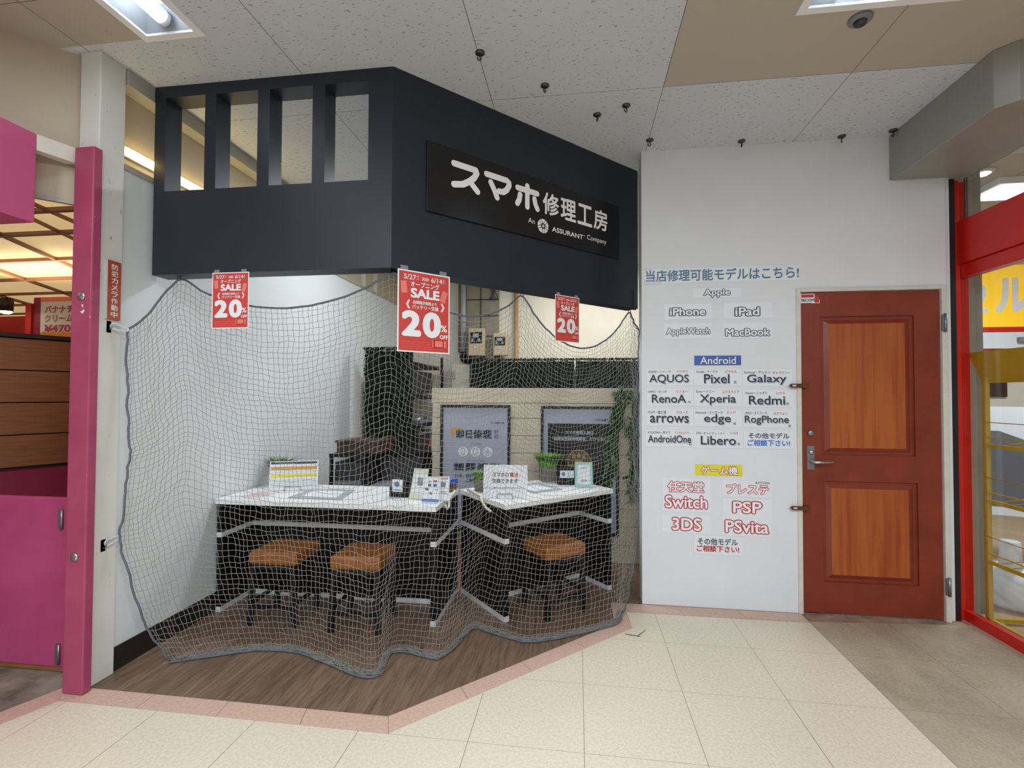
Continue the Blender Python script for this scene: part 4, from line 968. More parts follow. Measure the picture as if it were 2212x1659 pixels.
build('socket', G().lathe((2.80, 3.62, 0.22), ((0.06, 0), (0.05, 0.19), (0.04, 0.195)), 20), MT['paper'], o)

# ------------------------------------------------------------------ desks
def desk(label, loc, rz, W, D, cable):
    o = thing('counter_desk', label, 'desk', loc, rz, 'white topped counter desks')
    H = 0.70
    build('tabletop', G().box((-0.004, -0.012, H-0.032), (W+0.004, D, H)), MT['top'], o, True, bevel=0.002)
    for x0 in (0.0, W-0.032):
        sd = build('side_panel', G().box((x0, 0.004, 0.032), (x0+0.032, D-0.02, 0.460)).box((x0, 0.004, 0.492), (x0+0.032, D-0.02, H-0.033)), MT['black'], o, True)
        for za, zb in ((0.0, 0.031), (0.461, 0.491)): build('edge_strip', G().box((x0-0.001, 0.0, za), (x0+0.033, D-0.02, zb)), MT['white_edge'], sd, True, label='white edge strip')
    yb = 0.30
    bk = build('back_panel', G().box((0.033, yb, 0.032), (W-0.033, yb+0.02, 0.460)).box((0.033, yb, 0.492), (W-0.033, yb+0.02, H-0.033)), MT['black'], o, True)
    for za, zb in ((0.0, 0.031), (0.461, 0.491)): build('edge_strip', G().box((0.034, yb-0.002, za), (W-0.034, yb+0.02, zb)), MT['white_edge'], bk, True, label='white edge strip')
    return o
desk('wide white topped black counter desk against the papered wall', (-2.228, 2.795, 0), 0, 1.408, 0.54, False)
RD0, RDA = (-0.43, 2.905, 0), R(41.9)
desk('narrower white topped black counter desk set at an angle in front of the posters', RD0, RDA, 0.895, 0.56, True)
def rd(x, y, z=0.70):
    return (RD0[0]+x*math.cos(RDA)-y*math.sin(RDA), RD0[1]+x*math.sin(RDA)+y*math.cos(RDA), z)

# stools
def stool():
    o = thing('stool', 'tan leather stool with black frame, leftmost under the wide desk', 'stool', (-1.765, 2.80, 0), 0, 'stools under the counter')
    g = G().box((-0.150, -0.143, 0.352), (0.150, 0.143, 0.430)); c = build('seat_cushion', g, MT['leather'], o, True, bevel=0.018)
    build('seat_frame', G().box((-0.14, -0.133, 0.328), (0.14, 0.133, 0.352)), MT['black_metal'], o, True)
    for sx in (-1, 1):
        for sy in (-1, 1):
            g = G().tube([(sx*0.128, sy*0.122, 0.33), (sx*0.138, sy*0.132, 0.0)], 0.019, 4)
            build('leg', g, MT['black_metal'], o, True, smooth=False)
    g = G()
    for sy in (-1, 1): g.box((-0.132, sy*0.128-0.008, 0.095), (0.132, sy*0.128+0.008, 0.115))
    for sx in (-1, 1): g.box((sx*0.134-0.008, -0.128, 0.120), (sx*0.134+0.008, 0.128, 0.140))
    build('footrest', g, MT['black_metal'], o, True)
    return o
s0 = stool()
s1 = copy_tree(s0); s1['label'] = 'tan leather stool with black frame, second from the papered wall'; s1.location = (-1.258, 2.79, 0); s1.rotation_euler.z = R(2)
s2 = copy_tree(s0); s2['label'] = 'tan leather stool with black frame, under the angled desk'; s2.location = (-0.150, 3.155, 0); s2.rotation_euler.z = R(38)

# ------------------------------------------------------------------ things on the counters
TZ = 0.70
o = thing('price_chart', 'framed price chart with orange and yellow rows on a wire easel', 'chart', (-1.91, 3.10, TZ), R(22))
def lean(g, tilt): # lean a flat board backwards about its foot
    m = Matrix.Translation((0, 0, 0.004)) @ Matrix.Rotation(-tilt, 4, 'X')
    g.v = [tuple(m @ Vector(v)) for v in g.v]; return g
w_, h_ = 0.155, 0.196; tl_ = R(14)
build('board', lean(G().box((-w_, 0, 0), (w_, 0.004, h_)), tl_), MT['paper'], o, True)
build('header_print', lean(G().rect(-w_+0.008, h_-0.020, w_-0.008, h_-0.006, -0.001), tl_), MT['ink'], o, True)
build('orange_row', lean(G().rect(-w_+0.010, h_-0.060, w_-0.008, h_-0.038, -0.001), tl_), MT['orange'], o, True)
build('yellow_row', lean(G().rect(-w_+0.012, h_-0.110, w_-0.006, h_-0.086, -0.001), tl_), MT['sign_yellow'], o, True)
g = G()
for z in (0.022, 0.034, 0.046, 0.058, 0.068, 0.120): g.rect(-w_+0.012, z, w_-0.012, z+0.0025, -0.001)
build('table_lines', lean(g, tl_), MT['pale_ink'], o, True)
build('wire_easel', G().tube([(-0.052, 0.03, 0.003), (-0.052, -0.014, 0.003), (-0.052, -0.016, 0.030), (0.052, -0.016, 0.030), (0.052, -0.014, 0.003), (0.052, 0.03, 0.003), (0.0, 0.075, 0.14)], 0.0022, 6), MT['black_metal'], o, True)

def leaf_blades(n, r, h, w, spread, c, seed, curl=0.3):
    random.seed(seed); g = G(); c = Vector(c)
    for k in range(n):
        a = random.uniform(0, 2*math.pi); rr = r*math.sqrt(random.random())
        b = c+Vector((rr*math.cos(a), rr*math.sin(a), 0)); L = h*random.uniform(0.55, 1.0)
        d_ = Vector((math.cos(a), math.sin(a), 0))*spread*random.uniform(0.3, 1.0); t_ = b+d_*L+Vector((0, 0, L)); m = b+d_*L*0.35+Vector((0, 0, L*0.62))
        s_ = Vector((-math.sin(a+random.uniform(-0.8, 0.8)), math.cos(a), 0)).normalized()*w/2
        t_ += d_*L*curl; t_.z -= L*curl*0.4
        g.add([b-s_*0.5, b+s_*0.5, m+s_, m-s_, t_], ((0, 1, 2, 3), (3, 2, 4)))
    return g
o = thing('potted_plant', 'small feathery plant in a grey pot behind the price chart', 'plant', (-2.125, 3.285, TZ))
build('pot', G().lathe((-2.125, 3.285, TZ), ((0.034, 0), (0.044, 0.07), (0.046, 0.075), (0.040, 0.075), (0.038, 0.06)), 18), MT['pot_grey'], o)
build('foliage', leaf_blades(240, 0.035, 0.17, 0.010, 0.75, (-2.125, 3.285, TZ+0.06), 5), MT['leaf_mid'], o)
o = thing('flyer', 'faded pinkish flyer lying flat at the wall end of the wide desk', 'flyer', (-2.02, 2.90, TZ))
build('sheet', G().prism([(-2.150, 2.82), (-1.985, 2.81), (-1.935, 3.03), (-2.085, 3.05)], TZ+0.0005, TZ+0.002), MT['paper'], o)
build('print', G().prism([(-2.135, 2.86), (-1.990, 2.85), (-1.955, 3.01), (-2.085, 3.02)], TZ+0.002, TZ+0.0023), MT['faded_pink'], o)
def tray(label, pts, loc):
    o = thing('service_mat', label, 'mat', loc, 0, 'grey bordered service mats')
    c = Vector((sum(p[0] for p in pts)/4, sum(p[1] for p in pts)/4))
    inn = [tuple(Vector(p).lerp(c, 0.30)) for p in pts]
    g = G()
    for i in range(4):
        j = (i+1) % 4
        g.prism([pts[i], pts[j], inn[j], inn[i]], TZ+0.0005, TZ+0.006)
    build('border', g, MT['pale_grey'], o); build('sheet', G().prism(inn, TZ+0.0005, TZ+0.003), MT['paper'], o)
tray('flat grey bordered mat lying in the middle of the wide desk', [(-1.80, 2.868), (-1.445, 2.862), (-1.495, 3.165), (-1.815, 3.165)], (-1.63, 3.0, TZ))
tray('flat grey bordered mat lying on the angled desk beside the black planter', [rd(0.335, 0.16)[:2], rd(0.585, 0.16)[:2], rd(0.585, 0.45)[:2], rd(0.335, 0.45)[:2]], rd(0.47, 0.31))

o = thing('tissue_box', 'black box with a small blue and white card stuck to it on the wide desk', 'box', (-1.115, 3.055, TZ), R(-6))
build('body', G().box((-0.075, -0.05, 0), (0.055, 0.06, 0.062)), MT['black'], o, True, bevel=0.003)
build('card', G().box((-0.050, -0.058, 0.035), (0.020, -0.051, 0.112)), MT['paper'], o, True)
build('card_print', G().disc(-0.018, 0.082, 0.018, -0.059, 18).rect(-0.04, 0.044, 0.010, 0.050, -0.059), MT['slate_ink'], o, True)
def leaflet(label, loc, rz, w_, h_, tilt, m, marks):
    o = thing('leaflet', label, 'leaflet', loc, rz, 'leaflets standing on the wide desk')
    build('holder', lean(G().box((-w_/2, 0, 0), (w_/2, 0.004, h_)), tilt).box((-w_/2, 0.0, 0), (w_/2, 0.055, 0.003)), MT[m], o, True)
    for nm, mk, rects in marks:
        g = G()
        for r_ in rects: g.rect(*r_, -0.001)
        build(nm, lean(g, tilt), MT[mk], o, True)
    return o
leaflet('pale green leaflet leaning at the back of the leaflet group', (-0.992, 2.945, TZ), R(-18), 0.112, 0.190, R(16), 'pale_green', [('print', 'paper', [(-0.045, 0.03, 0.05, 0.165)]), ('grey_print', 'grey', [(-0.012, 0.085, 0.040, 0.135)])])
leaflet('white leaflet with a blue band along its foot, front of the leaflet group', (-0.885, 2.880, TZ), R(-4), 0.108, 0.152, R(12), 'paper', [('blue_band', 'blue_ink', [(-0.054, 0.002, 0.054, 0.018)]), ('icon_print', 'grey_ink', [(-0.020, 0.092, 0.000, 0.108), (-0.036, 0.068, -0.016, 0.082), (-0.006, 0.045, 0.008, 0.058), (-0.02, 0.120, 0.0, 0.124), (0.024, 0.072, 0.044, 0.076)]), ('blue_icon', 'sign_blue', [(0.014, 0.092, 0.036, 0.108)]), ('red_icon', 'red_ink', [(0.014, 0.118, 0.036, 0.130)])])
leaflet('white leaflet with a red heading, right behind the blue banded leaflet', (-0.818, 2.935, TZ), R(4), 0.07, 0.145, R(10), 'paper', [('red_print', 'red_ink', [(-0.02, 0.128, 0.025, 0.134)]), ('grey_print', 'grey', [(-0.018, 0.080, 0.012, 0.110), (-0.02, 0.05, 0.02, 0.054), (-0.02, 0.04, 0.02, 0.044)])])
leaflet('small white card between the black box and the green leaflet', (-1.020, 3.03, TZ), R(-10), 0.05, 0.105, R(10), 'paper', [('grey_print', 'pale_ink', [(-0.02, 0.03, 0.02, 0.08)])])
o = thing('lidded_box', 'small brown box with a blue lid near the meeting corner of the desks', 'box', (-0.885, 3.255, TZ), R(-18))
build('body', G().box((-0.055, -0.045, 0), (0.055, 0.045, 0.046)), MT['carton'], o, True, bevel=0.003)
build('lid', G().box((-0.060, -0.050, 0.046), (0.060, 0.050, 0.082)), MT['blue'], o, True, bevel=0.004)

o = thing('table_sign', 'white sign about battery exchange on a wire easel on the angled desk', 'sign', (-0.455, 3.075, TZ), R(4))
w_, h_ = 0.141, 0.205; tl_ = R(13)
build('board', lean(G().box((-w_, 0, 0), (w_, 0.004, h_)), tl_), MT['paper'], o, True)
def lt(body, b, bold): return lean(G().text(body, b, -0.0012, bold), tl_)
build('red_lettering', lt('電池', (0.028, 0.128, 0.082, 0.157), 0.02), MT['red_ink'], o, True)
g = lt('スマホの', (-0.082, 0.128, 0.022, 0.157), 0.02); q = lt('交換できます', (-0.085, 0.088, 0.080, 0.118), 0.02); g.add(q.v, q.f)
q = lt('※すでにご購入の方は店頭までお声がけください', (-0.128, 0.052, 0.130, 0.066), 0.0); g.add(q.v, q.f)
build('dark_lettering', g, MT['ink'], o, True)
build('wire_easel', G().tube([(-0.048, 0.03, 0.003), (-0.048, -0.014, 0.003), (-0.048, -0.016, 0.030), (0.048, -0.016, 0.030), (0.048, -0.014, 0.003), (0.048, 0.03, 0.003), (0.0, 0.075, 0.14)], 0.0022, 6), MT['black_metal'], o, True)
px, py, _ = rd(0.095, 0.44)
o = thing('potted_grass', 'bright green grass in a low grey pot behind the battery sign', 'plant', (px, py, TZ))
build('pot', G().lathe((px, py, TZ), ((0.042, 0), (0.052, 0.075), (0.054, 0.08), (0.047, 0.08), (0.045, 0.06)), 20), MT['pot_grey'], o)
build('foliage', leaf_blades(220, 0.042, 0.095, 0.008, 0.7, (px, py, TZ+0.065), 8), MT['leaf_bright'], o)
px, py, _ = rd(0.715, 0.490)
o = thing('potted_grass', 'bright green grass in a grey cube pot behind the black planter', 'plant', (px, py, TZ), R(20))
build('pot', G().box((-0.055, -0.055, 0), (0.055, 0.055, 0.115)), MT['pot_grey'], o, True, bevel=0.004)
build('foliage', leaf_blades(620, 0.060, 0.130, 0.008, 0.85, (px, py, TZ+0.10), 9), MT['leaf_bright'], o)
px, py, _ = rd(0.750, 0.318)
o = thing('card_box', 'black box carrying a white card with a round blue badge on the angled desk', 'box', (px, py, TZ), R(8))
build('body', G().box((-0.068, -0.05, 0), (0.068, 0.03, 0.120)), MT['black'], o, True, bevel=0.004)
build('card', lean(G().box((-0.050, -0.058, 0.045), (0.052, -0.055, 0.098)), R(3)), MT['paper'], o, True)
build('card_print', lean(G().disc(-0.026, 0.073, 0.015, -0.0592, 18).rect(0.008, 0.052, 0.012, 0.090, -0.0592).rect(0.020, 0.056, 0.023, 0.086, -0.0592), R(3)), MT['slate_ink'], o, True)
px, py, _ = rd(0.750, 0.125)
o = thing('photo_frame', 'mint green frame standing upright at the right end of the angled desk', 'frame', (px, py, TZ), R(4))
tl_ = R(9); w_, h_ = 0.062, 0.176
g = G().box((-w_, 0, 0), (-w_+0.018, 0.010, h_)).box((w_-0.018, 0, 0), (w_, 0.010, h_)).box((-w_+0.018, 0, 0), (w_-0.018, 0.010, 0.020)).box((-w_+0.018, 0, h_-0.020), (w_-0.018, 0.010, h_))
build('frame', lean(g, tl_), MT['teal'], o, True)
build('sheet', lean(G().box((-w_+0.018, 0.004, 0.020), (w_-0.018, 0.008, h_-0.020)), tl_), MT['paper'], o, True)
build('print', lean(G().rect(-0.024, 0.040, 0.024, 0.044, 0.003).rect(-0.020, 0.048, 0.022, 0.052, 0.003).rect(-0.022, 0.132, 0.022, 0.136, 0.003), tl_), MT['grey_ink'], o, True)
build('strut', G().box((-0.02, 0.05, 0), (0.02, 0.056, 0.10)), MT['teal'], o, True)
o = thing('power_cable', 'white cable loops hanging over the inner corner between the desks', 'cable', (-0.72, 3.2, TZ))
g = G().tube([(-0.812, 3.20, TZ+0.012), (-0.800, 3.12, TZ+0.014), (-0.790, 3.05, TZ+0.012), (-0.803, 3.02, TZ-0.005), (-0.796, 2.99, TZ-0.045), (-0.800, 2.96, TZ-0.055), (-0.804, 2.93, TZ-0.020)], 0.008, 8)
a = rd(-0.012, 0.30); b = rd(-0.02, 0.22)
g.tube([rd(0.02, 0.50, TZ+0.010), rd(-0.005, 0.36, TZ+0.012), rd(-0.016, 0.26, TZ+0.008), rd(-0.022, 0.22, TZ-0.03), rd(-0.020, 0.18, TZ-0.055), rd(-0.024, 0.12, TZ-0.062)], 0.008, 8)
build('loop', g, MT['off_white'], o)

# ------------------------------------------------------------------ plank partition with two framed posters
WY = 4.05
o = thing('plank_partition', 'pale knotty plank partition behind the angled desk', 'partition', (-0.2, WY, 0))
zs = [0.0, 0.145, 0.29, 0.435, 0.58, 0.725, 0.87, 1.015, 1.16, 1.285, 1.413]
for k in range(len(zs)-1):
    build('plank', G().box((-1.235+0.004*(k % 3), WY, zs[k]+0.0012), (0.95, WY+0.02, zs[k+1]-0.0028)), MT['wood_wall'], o, bevel=0.0015)
build('backing', G().box((-1.22, WY+0.021, 0), (0.94, WY+0.06, 1.405)), MT['dark_grey'], o)
def frame_poster(label, x0, x1, z0, z1, m):
    o = thing('framed_poster', label, 'poster', ((x0+x1)/2, WY, z0), 0, 'framed posters on the plank partition')
    y = WY-0.022; b = 0.022
    g = G().box((x0, y, z0), (x0+b, WY-0.001, z1)).box((x1-b, y, z0), (x1, WY-0.001, z1)).box((x0+b, y, z0), (x1-b, WY-0.001, z0+b)).box((x0+b, y, z1-b), (x1-b, WY-0.001, z1))
    build('frame', g, MT['black_metal'], o)
    build('print', G().box((x0+b, WY-0.012, z0+b), (x1-b, WY-0.002, z1-b)), MT[m], o)
    return o, WY-0.0135
# px of the photo at this depth are about 3.83 mm wide
o, y = frame_poster('silver framed poster with black characters and an orange flag mark', -1.152, -0.555, 0.22, 1.268, 'poster_grey')
g = G().text('即日修理', (-1.020, 0.985, -0.712, 1.062), y, 0.040).text('対', (-0.690, 1.030, -0.655, 1.062), y, 0.01).text('応', (-0.690, 0.988, -0.655, 1.022), y, 0.01)
g.text('スマホ修理工房', (-0.725, 1.112, -0.610, 1.128), y, 0.02).text('チェックリスト', (-0.885, 0.935, -0.800, 0.950), y, 0.02).text('カンタン３ステップでらくらく', (-0.925, 0.795, -0.760, 0.808), y, 0.01)
g.text('その他、お困りごとを', (-1.030, 0.660, -0.790, 0.692), y, 0.02).text('ご相談ください', (-0.925, 0.620, -0.760, 0.650), y, 0.02)
build('lettering', g, MT['ink'], o)
build('flag_print', G().flat([(-1.055, 0.985), (-1.030, 1.012), (-1.030, 1.055), (-0.965, 1.058), (-0.968, 1.075), (-1.060, 1.070)], y+0.0006), MT['orange'], o)
g = G()
for q in range(3): g.disc(-0.955+0.105*q, 0.875, 0.042, y+0.0006)
build('icon_print', g, MT['paper'], o)
g = G()
for q in range(3):
    c = -0.955+0.105*q
    if q == 0:
        g.stroke([(c-0.012, 0.855), (c+0.012, 0.855), (c+0.012, 0.900), (c-0.012, 0.900), (c-0.012, 0.855)], 0.003, y)
    elif q == 1: g.stroke([(c-0.017, 0.860), (c+0.017, 0.860), (c+0.017, 0.900), (c-0.017, 0.900), (c-0.017, 0.860)], 0.003, y)
    else:
        g.ring(c-0.016, 0.868, 0.009, 0.012, y, 14).ring(c+0.016, 0.868, 0.009, 0.012, y, 14).ring(c, 0.885, 0.009, 0.012, y, 14)
    g.rect(c-0.02, 0.846, c+0.02, 0.849, y)
build('icon_lines', g, MT['grey_ink'], o)
g = G()
for q in range(4): g.rect(-1.035+0.102*q, 0.718, -1.035+0.102*q+0.086, 0.780, y)
build('photo_print', g, MT['ink'], o)
o, y = frame_poster('framed poster with a black field and a bronze round medal', -0.300, 0.330, 0.22, 1.262, 'poster_grey')
build('black_field', G().rect(-0.243, 0.60, 0.268, 1.120, y+0.0006), MT['sign_black'], o)
build('brand_lettering', G().text('スマホ修理工房', (0.130, 1.140, 0.270, 1.162), y, 0.02), MT['ink'], o)
build('white_lettering', G().text('スマホ修理工房は', (-0.100, 1.032, 0.130, 1.062), y, 0.02).text('「総務省登録修理業者」だから安心', (-0.205, 0.980, 0.238, 1.014), y, 0.02), MT['pale_ink'], o)
build('medal_print', G().disc(0.010, 0.815, 0.098, y), MT['bronze'], o)
q = G().ring(0.010, 0.815, 0.088, 0.094, y-0.0006)
for (x, z, k) in ((-0.03, 0.86, 0.022), (0.01, 0.87, 0.026), (0.05, 0.86, 0.022)): q.flat([(x-k*0.7, z-k), (x+k*0.7, z-k), (x, z+k)], y-0.0006)
q.rect(-0.07, 0.765, 0.09, 0.778, y-0.0006).rect(-0.02, 0.79, 0.04, 0.825, y-0.0006)
build('medal_relief', q, MT['copper'], o)
random.seed(4); q = G()
for sx in (-1, 1):
    for k in range(26):
        a = random.uniform(0.1, 1.5); r_ = random.uniform(0.11, 0.165)
        x = 0.01+sx*r_*math.cos(a-0.9); z = 0.815+r_*math.sin(a-1.2); w2 = 0.012
        q.flat([(x-w2, z), (x, z-0.006), (x+w2, z+0.004), (x, z+0.008)], y-0.0004)
build('laurel_print', q, MT['bronze'], o)

# ------------------------------------------------------------------ artificial hedge panels
def hedge(label, x0, x1, z0, z1, y, n, seed, base=0.0):
    o = thing('hedge_panel', label, 'hedge panel', ((x0+x1)/2, y, base), 0, 'artificial hedge panels')
    build('backing', G().box((x0+0.01, y, z0), (x1-0.01, y+0.03, z1-0.02)), MT['leaf_back'], o)
    random.seed(seed); g = G()
    for k in range(n):
        c = Vector((random.uniform(x0+0.016, x1-0.016), y-random.uniform(0.0, 0.05), random.uniform(z0, z1)))
        if random.random() < 0.08: c = Vector((random.choice((x0+0.012, x1-0.012)), y+random.uniform(-0.04, 0.03), random.uniform(z0, z1)))
        if random.random() < 0.10: c = Vector((random.uniform(x0, x1), y+random.uniform(-0.04, 0.03), z1))
        a = Vector((random.uniform(-1, 1), random.uniform(-1.0, 0.1), random.uniform(-0.5, 1))).normalized()
        b = a.cross(Vector((random.uniform(-1, 1), random.uniform(-1, 1), random.uniform(-1, 1)))).normalized()
        L, W = random.uniform(0.018, 0.034), random.uniform(0.008, 0.014)
        if not x0 < c.x+a.x*L < x1: a.x = -a.x
        g.add([c, c+a*L*0.5+b*W, c+a*L, c+a*L*0.5-b*W], ((0, 1, 2, 3),))
    f_ = build('foliage', g, MT['leaf'], o); return o
hedge('tall narrow artificial hedge panel standing beside the black shelving rack', -2.10, -1.60, 0.0, 1.80, 4.62, 5200, 21)
hedge('artificial hedge panel on the back wall under the two electric meters', -1.345, -0.035, 0.02, 1.79, 6.08, 7000, 22)
hedge('artificial hedge panel on the back wall nearest the white door wall', -0.030, 1.30, 0.02, 1.79, 6.08, 7000, 23)
# ivy over the right end of the planks
random.seed(31)
o = thing('ivy', 'trailing green ivy hanging over the right end of the plank partition', 'plant', (0.45, 3.99, 1.413))
g = G(); s_ = G()
for k in range(9):
    x = random.uniform(0.33, 0.66); y = WY+0.01; z = 1.43; pts = [Vector((x, y, z))]
    L = random.uniform(0.25, 0.95)
    n = int(L/0.05)+2
    for q in range(n):
        x += random.uniform(-0.03, 0.025); y = WY-0.03-random.uniform(0.0, 0.04); z -= L/n
        pts.append(Vector((x, y, z)))
        for r_ in range(4):
            a = Vector((random.uniform(-1, 1), random.uniform(-1.0, -0.1), random.uniform(-1, 0.5))).normalized(); b = a.orthogonal().normalized()
            b = (b*math.cos(r_)+a.cross(b)*math.sin(r_)).normalized(); Lf, Wf = random.uniform(0.05, 0.085), random.uniform(0.014, 0.024)
            c = pts[-1]+Vector((random.uniform(-0.02, 0.02), 0, random.uniform(-0.02, 0.02)))
            g.add([c, c+a*Lf*0.4+b*Wf, c+a*Lf, c+a*Lf*0.4-b*Wf], ((0, 1, 2, 3),))
    s_.tube(pts, 0.003, 5)
build('foliage', g, MT['leaf_mid'], o); build('stem', s_, MT['leaf'], o)

# ------------------------------------------------------------------ back of the room: rack, cartons, meters
o = thing('shelving_rack', 'black slotted steel shelving rack beside the tall hedge panel', 'rack', (-1.9, 5.45, 0))
def upright(x, y, h):
    g = G().box((x-0.018, y-0.002, 0), (x+0.018, y+0.002, h)).box((x-0.018, y-0.002, 0), (x-0.014, y+0.03, h))
    for k in range(int(h/0.05)): g.box((x-0.006, y-0.0035, 0.03+0.05*k), (x+0.006, y-0.0022, 0.055+0.05*k))
    return g
for x, y in ((-1.76, 4.95), (-1.70, 6.0), (-2.2, 4.95), (-2.2, 6.0)): build('upright', upright(x, y, 1.82), MT['black_metal'], o)
for z in (1.66, 1.30, 0.98, 0.60, 0.20): build('shelf', G().box((-2.21, 4.93, z), (-1.74, 6.02, z+0.045)), MT['black_metal'], o)
o = thing('security_camera', 'white dome camera with black lens on top of the shelving rack', 'camera', (-1.86, 5.07, 1.7065))
build('body', G().lathe((-1.86, 5.07, 1.7065), ((0.05, 0), (0.05, 0.03), (0.042, 0.075), (0.02, 0.095)), 20), MT['paper'], o)
build('lens', G().lathe((-1.845, 5.02, 1.745), ((0.022, 0.0), (0.022, 0.012), (0.012, 0.02)), 18, 'y'), MT['black'], o)
o = thing('monitor', 'dark grey flat monitor on the upper shelf of the rack', 'monitor', (-1.80, 5.45, 1.345))
build('screen', G().box((-1.83, 5.12, 1.375), (-1.80, 5.92, 1.62)), MT['dark_grey'], o, bevel=0.005)
build('stand', G().box((-1.90, 5.45, 1.3455), (-1.76, 5.60, 1.352)).box((-1.83, 5.49, 1.352), (-1.81, 5.56, 1.40)), MT['black'], o)
o = thing('label_printer', 'small white desktop printer on the middle shelf of the rack', 'printer', (-1.80, 5.05, 1.0255))
build('body', G().box((-1.885, 5.0, 1.0265), (-1.785, 5.14, 1.20)), MT['paper'], o, bevel=0.008)
build('display', G().box((-1.865, 4.995, 1.11), (-1.815, 4.9995, 1.16)), MT['grey_ink'], o)
build('slot', G().box((-1.875, 4.995, 1.05), (-1.795, 4.9995, 1.08)), MT['dark_grey'], o)
o = thing('tool_tray', 'clear grey tray of tools on the middle shelf beside the white printer', 'tray', (-1.80, 5.6, 1.0255))
build('tray', G().box((-1.90, 5.30, 1.0255), (-1.75, 5.85, 1.06)).box((-1.90, 5.30, 1.06), (-1.885, 5.85, 1.13)), MT['grey'], o)
build('tools', G().tube([(-1.80, 5.35, 1.07), (-1.79, 5.75, 1.085)], 0.012, 8).tube([(-1.84, 5.4, 1.068), (-1.76, 5.6, 1.11)], 0.008, 8), MT['chrome'], o)
o = thing('storage_bin', 'grey plastic bin with a red tag on the lower shelf of the rack', 'bin', (-1.83, 5.5, 0.6455))
build('body', G().box((-2.0, 5.25, 0.6455), (-1.745, 5.9, 0.90)), MT['dark_grey'], o, bevel=0.01)
build('tag', G().box((-1.744, 5.62, 0.72), (-1.735, 5.72, 0.80)), MT['red'], o)
build('lid', G().box((-2.01, 5.24, 0.90), (-1.735, 5.91, 0.92)), MT['grey'], o)
o = thing('paper_shelf', 'black wire shelf holding grey paper trays behind the wide desk', 'shelf', (-1.8, 3.95, 0))
g = G()
for x in (-1.98, -1.70): 
    for y in (3.75, 4.10): g.box((x-0.012, y-0.012, 0), (x+0.012, y+0.012, 0.87))
build('frame', g, MT['black_metal'], o)
for z in (0.22, 0.56, 0.845): build('shelf', G().box((-1.995, 3.735, z), (-1.685, 4.115, z+0.025)), MT['black_metal'], o)
o = thing('document_box', 'grey document box on the black wire shelf', 'box', (-1.84, 3.92, 0.5855))
build('body', G().box((-1.96, 3.77, 0.5855), (-1.72, 4.08, 0.80)), MT['dark_grey'], o, bevel=0.004)
build('paper_stack', G().box((-1.955, 3.762, 0.5856), (-1.725, 3.769, 0.655)), MT['grey'], o)
o = thing('carton', 'brown carton on top of the black wire shelf', 'box', (-1.80, 3.93, 0.8705))
build('body', G().box((-1.95, 3.78, 0.8705), (-1.58, 4.08, 0.955)), MT['wood_dark'], o, bevel=0.004)
build('lid', G().box((-1.96, 3.77, 0.9555), (-1.57, 4.09, 0.975)), MT['wood_dark'], o)
o = thing('cash_drawer', 'dark cabinet at the foot of the tall hedge panel', 'cabinet', (-1.5, 4.2, 0))
build('body', G().box((-1.66, 4.0, 0), (-1.28, 4.5, 0.86)), MT['black'], o, bevel=0.004)
build('drawer', G().box((-1.64, 3.992, 0.62), (-1.30, 3.999, 0.82)), MT['dark_grey'], o)
o = thing('paper_tray', 'stack of pale grey paper trays beside the grey document box', 'tray', (-1.55, 3.85, 0))
for k in range(4): build('tray', G().box((-1.66+0.004*k, 3.72, 0.46+0.045*k), (-1.44, 3.985, 0.49+0.045*k)), MT['grey'], o)
build('stand', G().box((-1.66, 3.74, 0), (-1.44, 3.985, 0.459)), MT['black'], o)

def meter(label, x0, x1, z0, z1):
    o = thing('electric_meter', label, 'meter', ((x0+x1)/2, 6.15, z0), 0, 'electric meters on the back wall')
    build('case', G().box((x0, 6.05, z0), (x1, 6.149, z1)), MT['meter_case'], o, bevel=0.012)
    w2 = (x1-x0); a, b, c, e = x0+0.12*w2, z0+(z1-z0)*0.46, x1-0.14*w2, z1-0.05
    build('window', G().box((a, 6.040, b), (c, 6.049, e)), MT['black'], o, bevel=0.004)
    build('dial', G().box((a+0.25*(c-a), 6.034, b+0.5*(e-b)), (a+0.72*(c-a), 6.039, b+0.86*(e-b))), MT['pale_grey'], o)
    build('terminals', G().box((a+0.12*(c-a), 6.034, b+0.12*(e-b)), (a+0.28*(c-a), 6.039, b+0.42*(e-b))).box((a+0.68*(c-a), 6.034, b+0.12*(e-b)), (a+0.84*(c-a), 6.039, b+0.42*(e-b))), MT['pale_grey'], o)
    build('label', G().box((a+0.3*(c-a), 6.046, z0+(z1-z0)*0.28), (a+0.6*(c-a), 6.0495, z0+(z1-z0)*0.33)), MT['paper'], o)
meter('larger beige electric meter on the cement board', -1.375, -1.165, 1.845, 2.195)
meter('smaller beige electric meter beside the tan pipe', -1.055, -0.875, 1.845, 2.13)
o = thing('drain_pipe', 'grey vertical drain pipe at the left of the cement board', 'pipe', (-1.47, 6.14, 1.8))
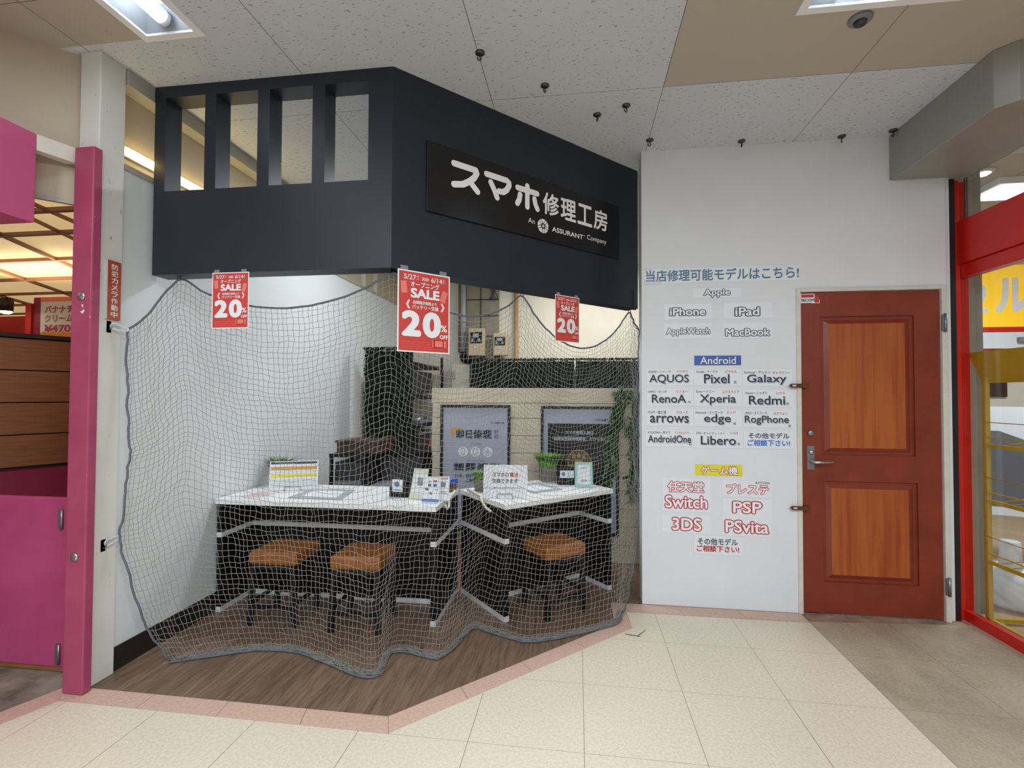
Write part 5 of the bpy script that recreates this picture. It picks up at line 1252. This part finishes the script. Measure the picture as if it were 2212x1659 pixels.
build('pipe', G().tube([(-1.462, 6.14, 1.9), (-1.462, 6.14, 2.95)], 0.035, 14), MT['pale_grey'], o)
build('collar', G().tube([(-1.462, 6.14, 2.28), (-1.462, 6.14, 2.33)], 0.043, 14), MT['pale_grey'], o)
build('elbow', G().tube([(-1.462, 6.14, 1.90), (-1.462, 6.14, 1.83), (-1.44, 6.13, 1.80), (-1.36, 6.12, 1.79)], 0.045, 12), MT['black'], o)
o = thing('thin_pipe', 'thin yellowish pipe left of the grey drain pipe', 'pipe', (-1.52, 6.17, 1.9))
build('pipe', G().tube([(-1.522, 6.17, 1.9), (-1.522, 6.17, 2.95)], 0.013, 10), MT['copper'], o)
o = thing('tan_pipe', 'tan vertical pipe on the back wall right of the meters', 'pipe', (-0.77, 6.16, 1.2))
build('pipe', G().tube([(-0.775, 6.16, 0.01), (-0.775, 6.16, 2.96)], 0.026, 12), MT['copper'], o)
o = thing('cable_bundle', 'loops of grey cable above the smaller electric meter', 'cable', (-1.04, 6.14, 2.7))
g = G()
for k in range(5): g.tube([(-1.10+0.018*k+0.02*math.sin(q*0.9+k), 6.14-0.004*k, 2.90-0.028*q) for q in range(13)], 0.006, 6)
build('loop', g, MT['dark_grey'], o)
o = thing('distribution_box', 'ivory distribution box left of the back hedge panel', 'box', (-1.47, 6.15, 1.2))
build('body', G().box((-1.60, 6.10, 1.0), (-1.365, 6.199, 1.735)), MT['ivory'], o, bevel=0.006)
build('latch', G().box((-1.575, 6.085, 1.56), (-1.545, 6.099, 1.66)), MT['pale_grey'], o)

o = thing('twig', 'thin dark twig lying on the cream floor near the pink border', 'twig', (0.33, 2.85, 0))
build('stem', G().tube([(0.267, 2.862, 0.003), (0.30, 2.85, 0.004), (0.335, 2.846, 0.003), (0.362, 2.885, 0.004), (0.388, 2.925, 0.003)], [0.0012, 0.0018, 0.0018, 0.0015, 0.001], 6).tube([(0.335, 2.846, 0.003), (0.35, 2.84, 0.003)], 0.0012, 5), MT['dark_brown'], o)
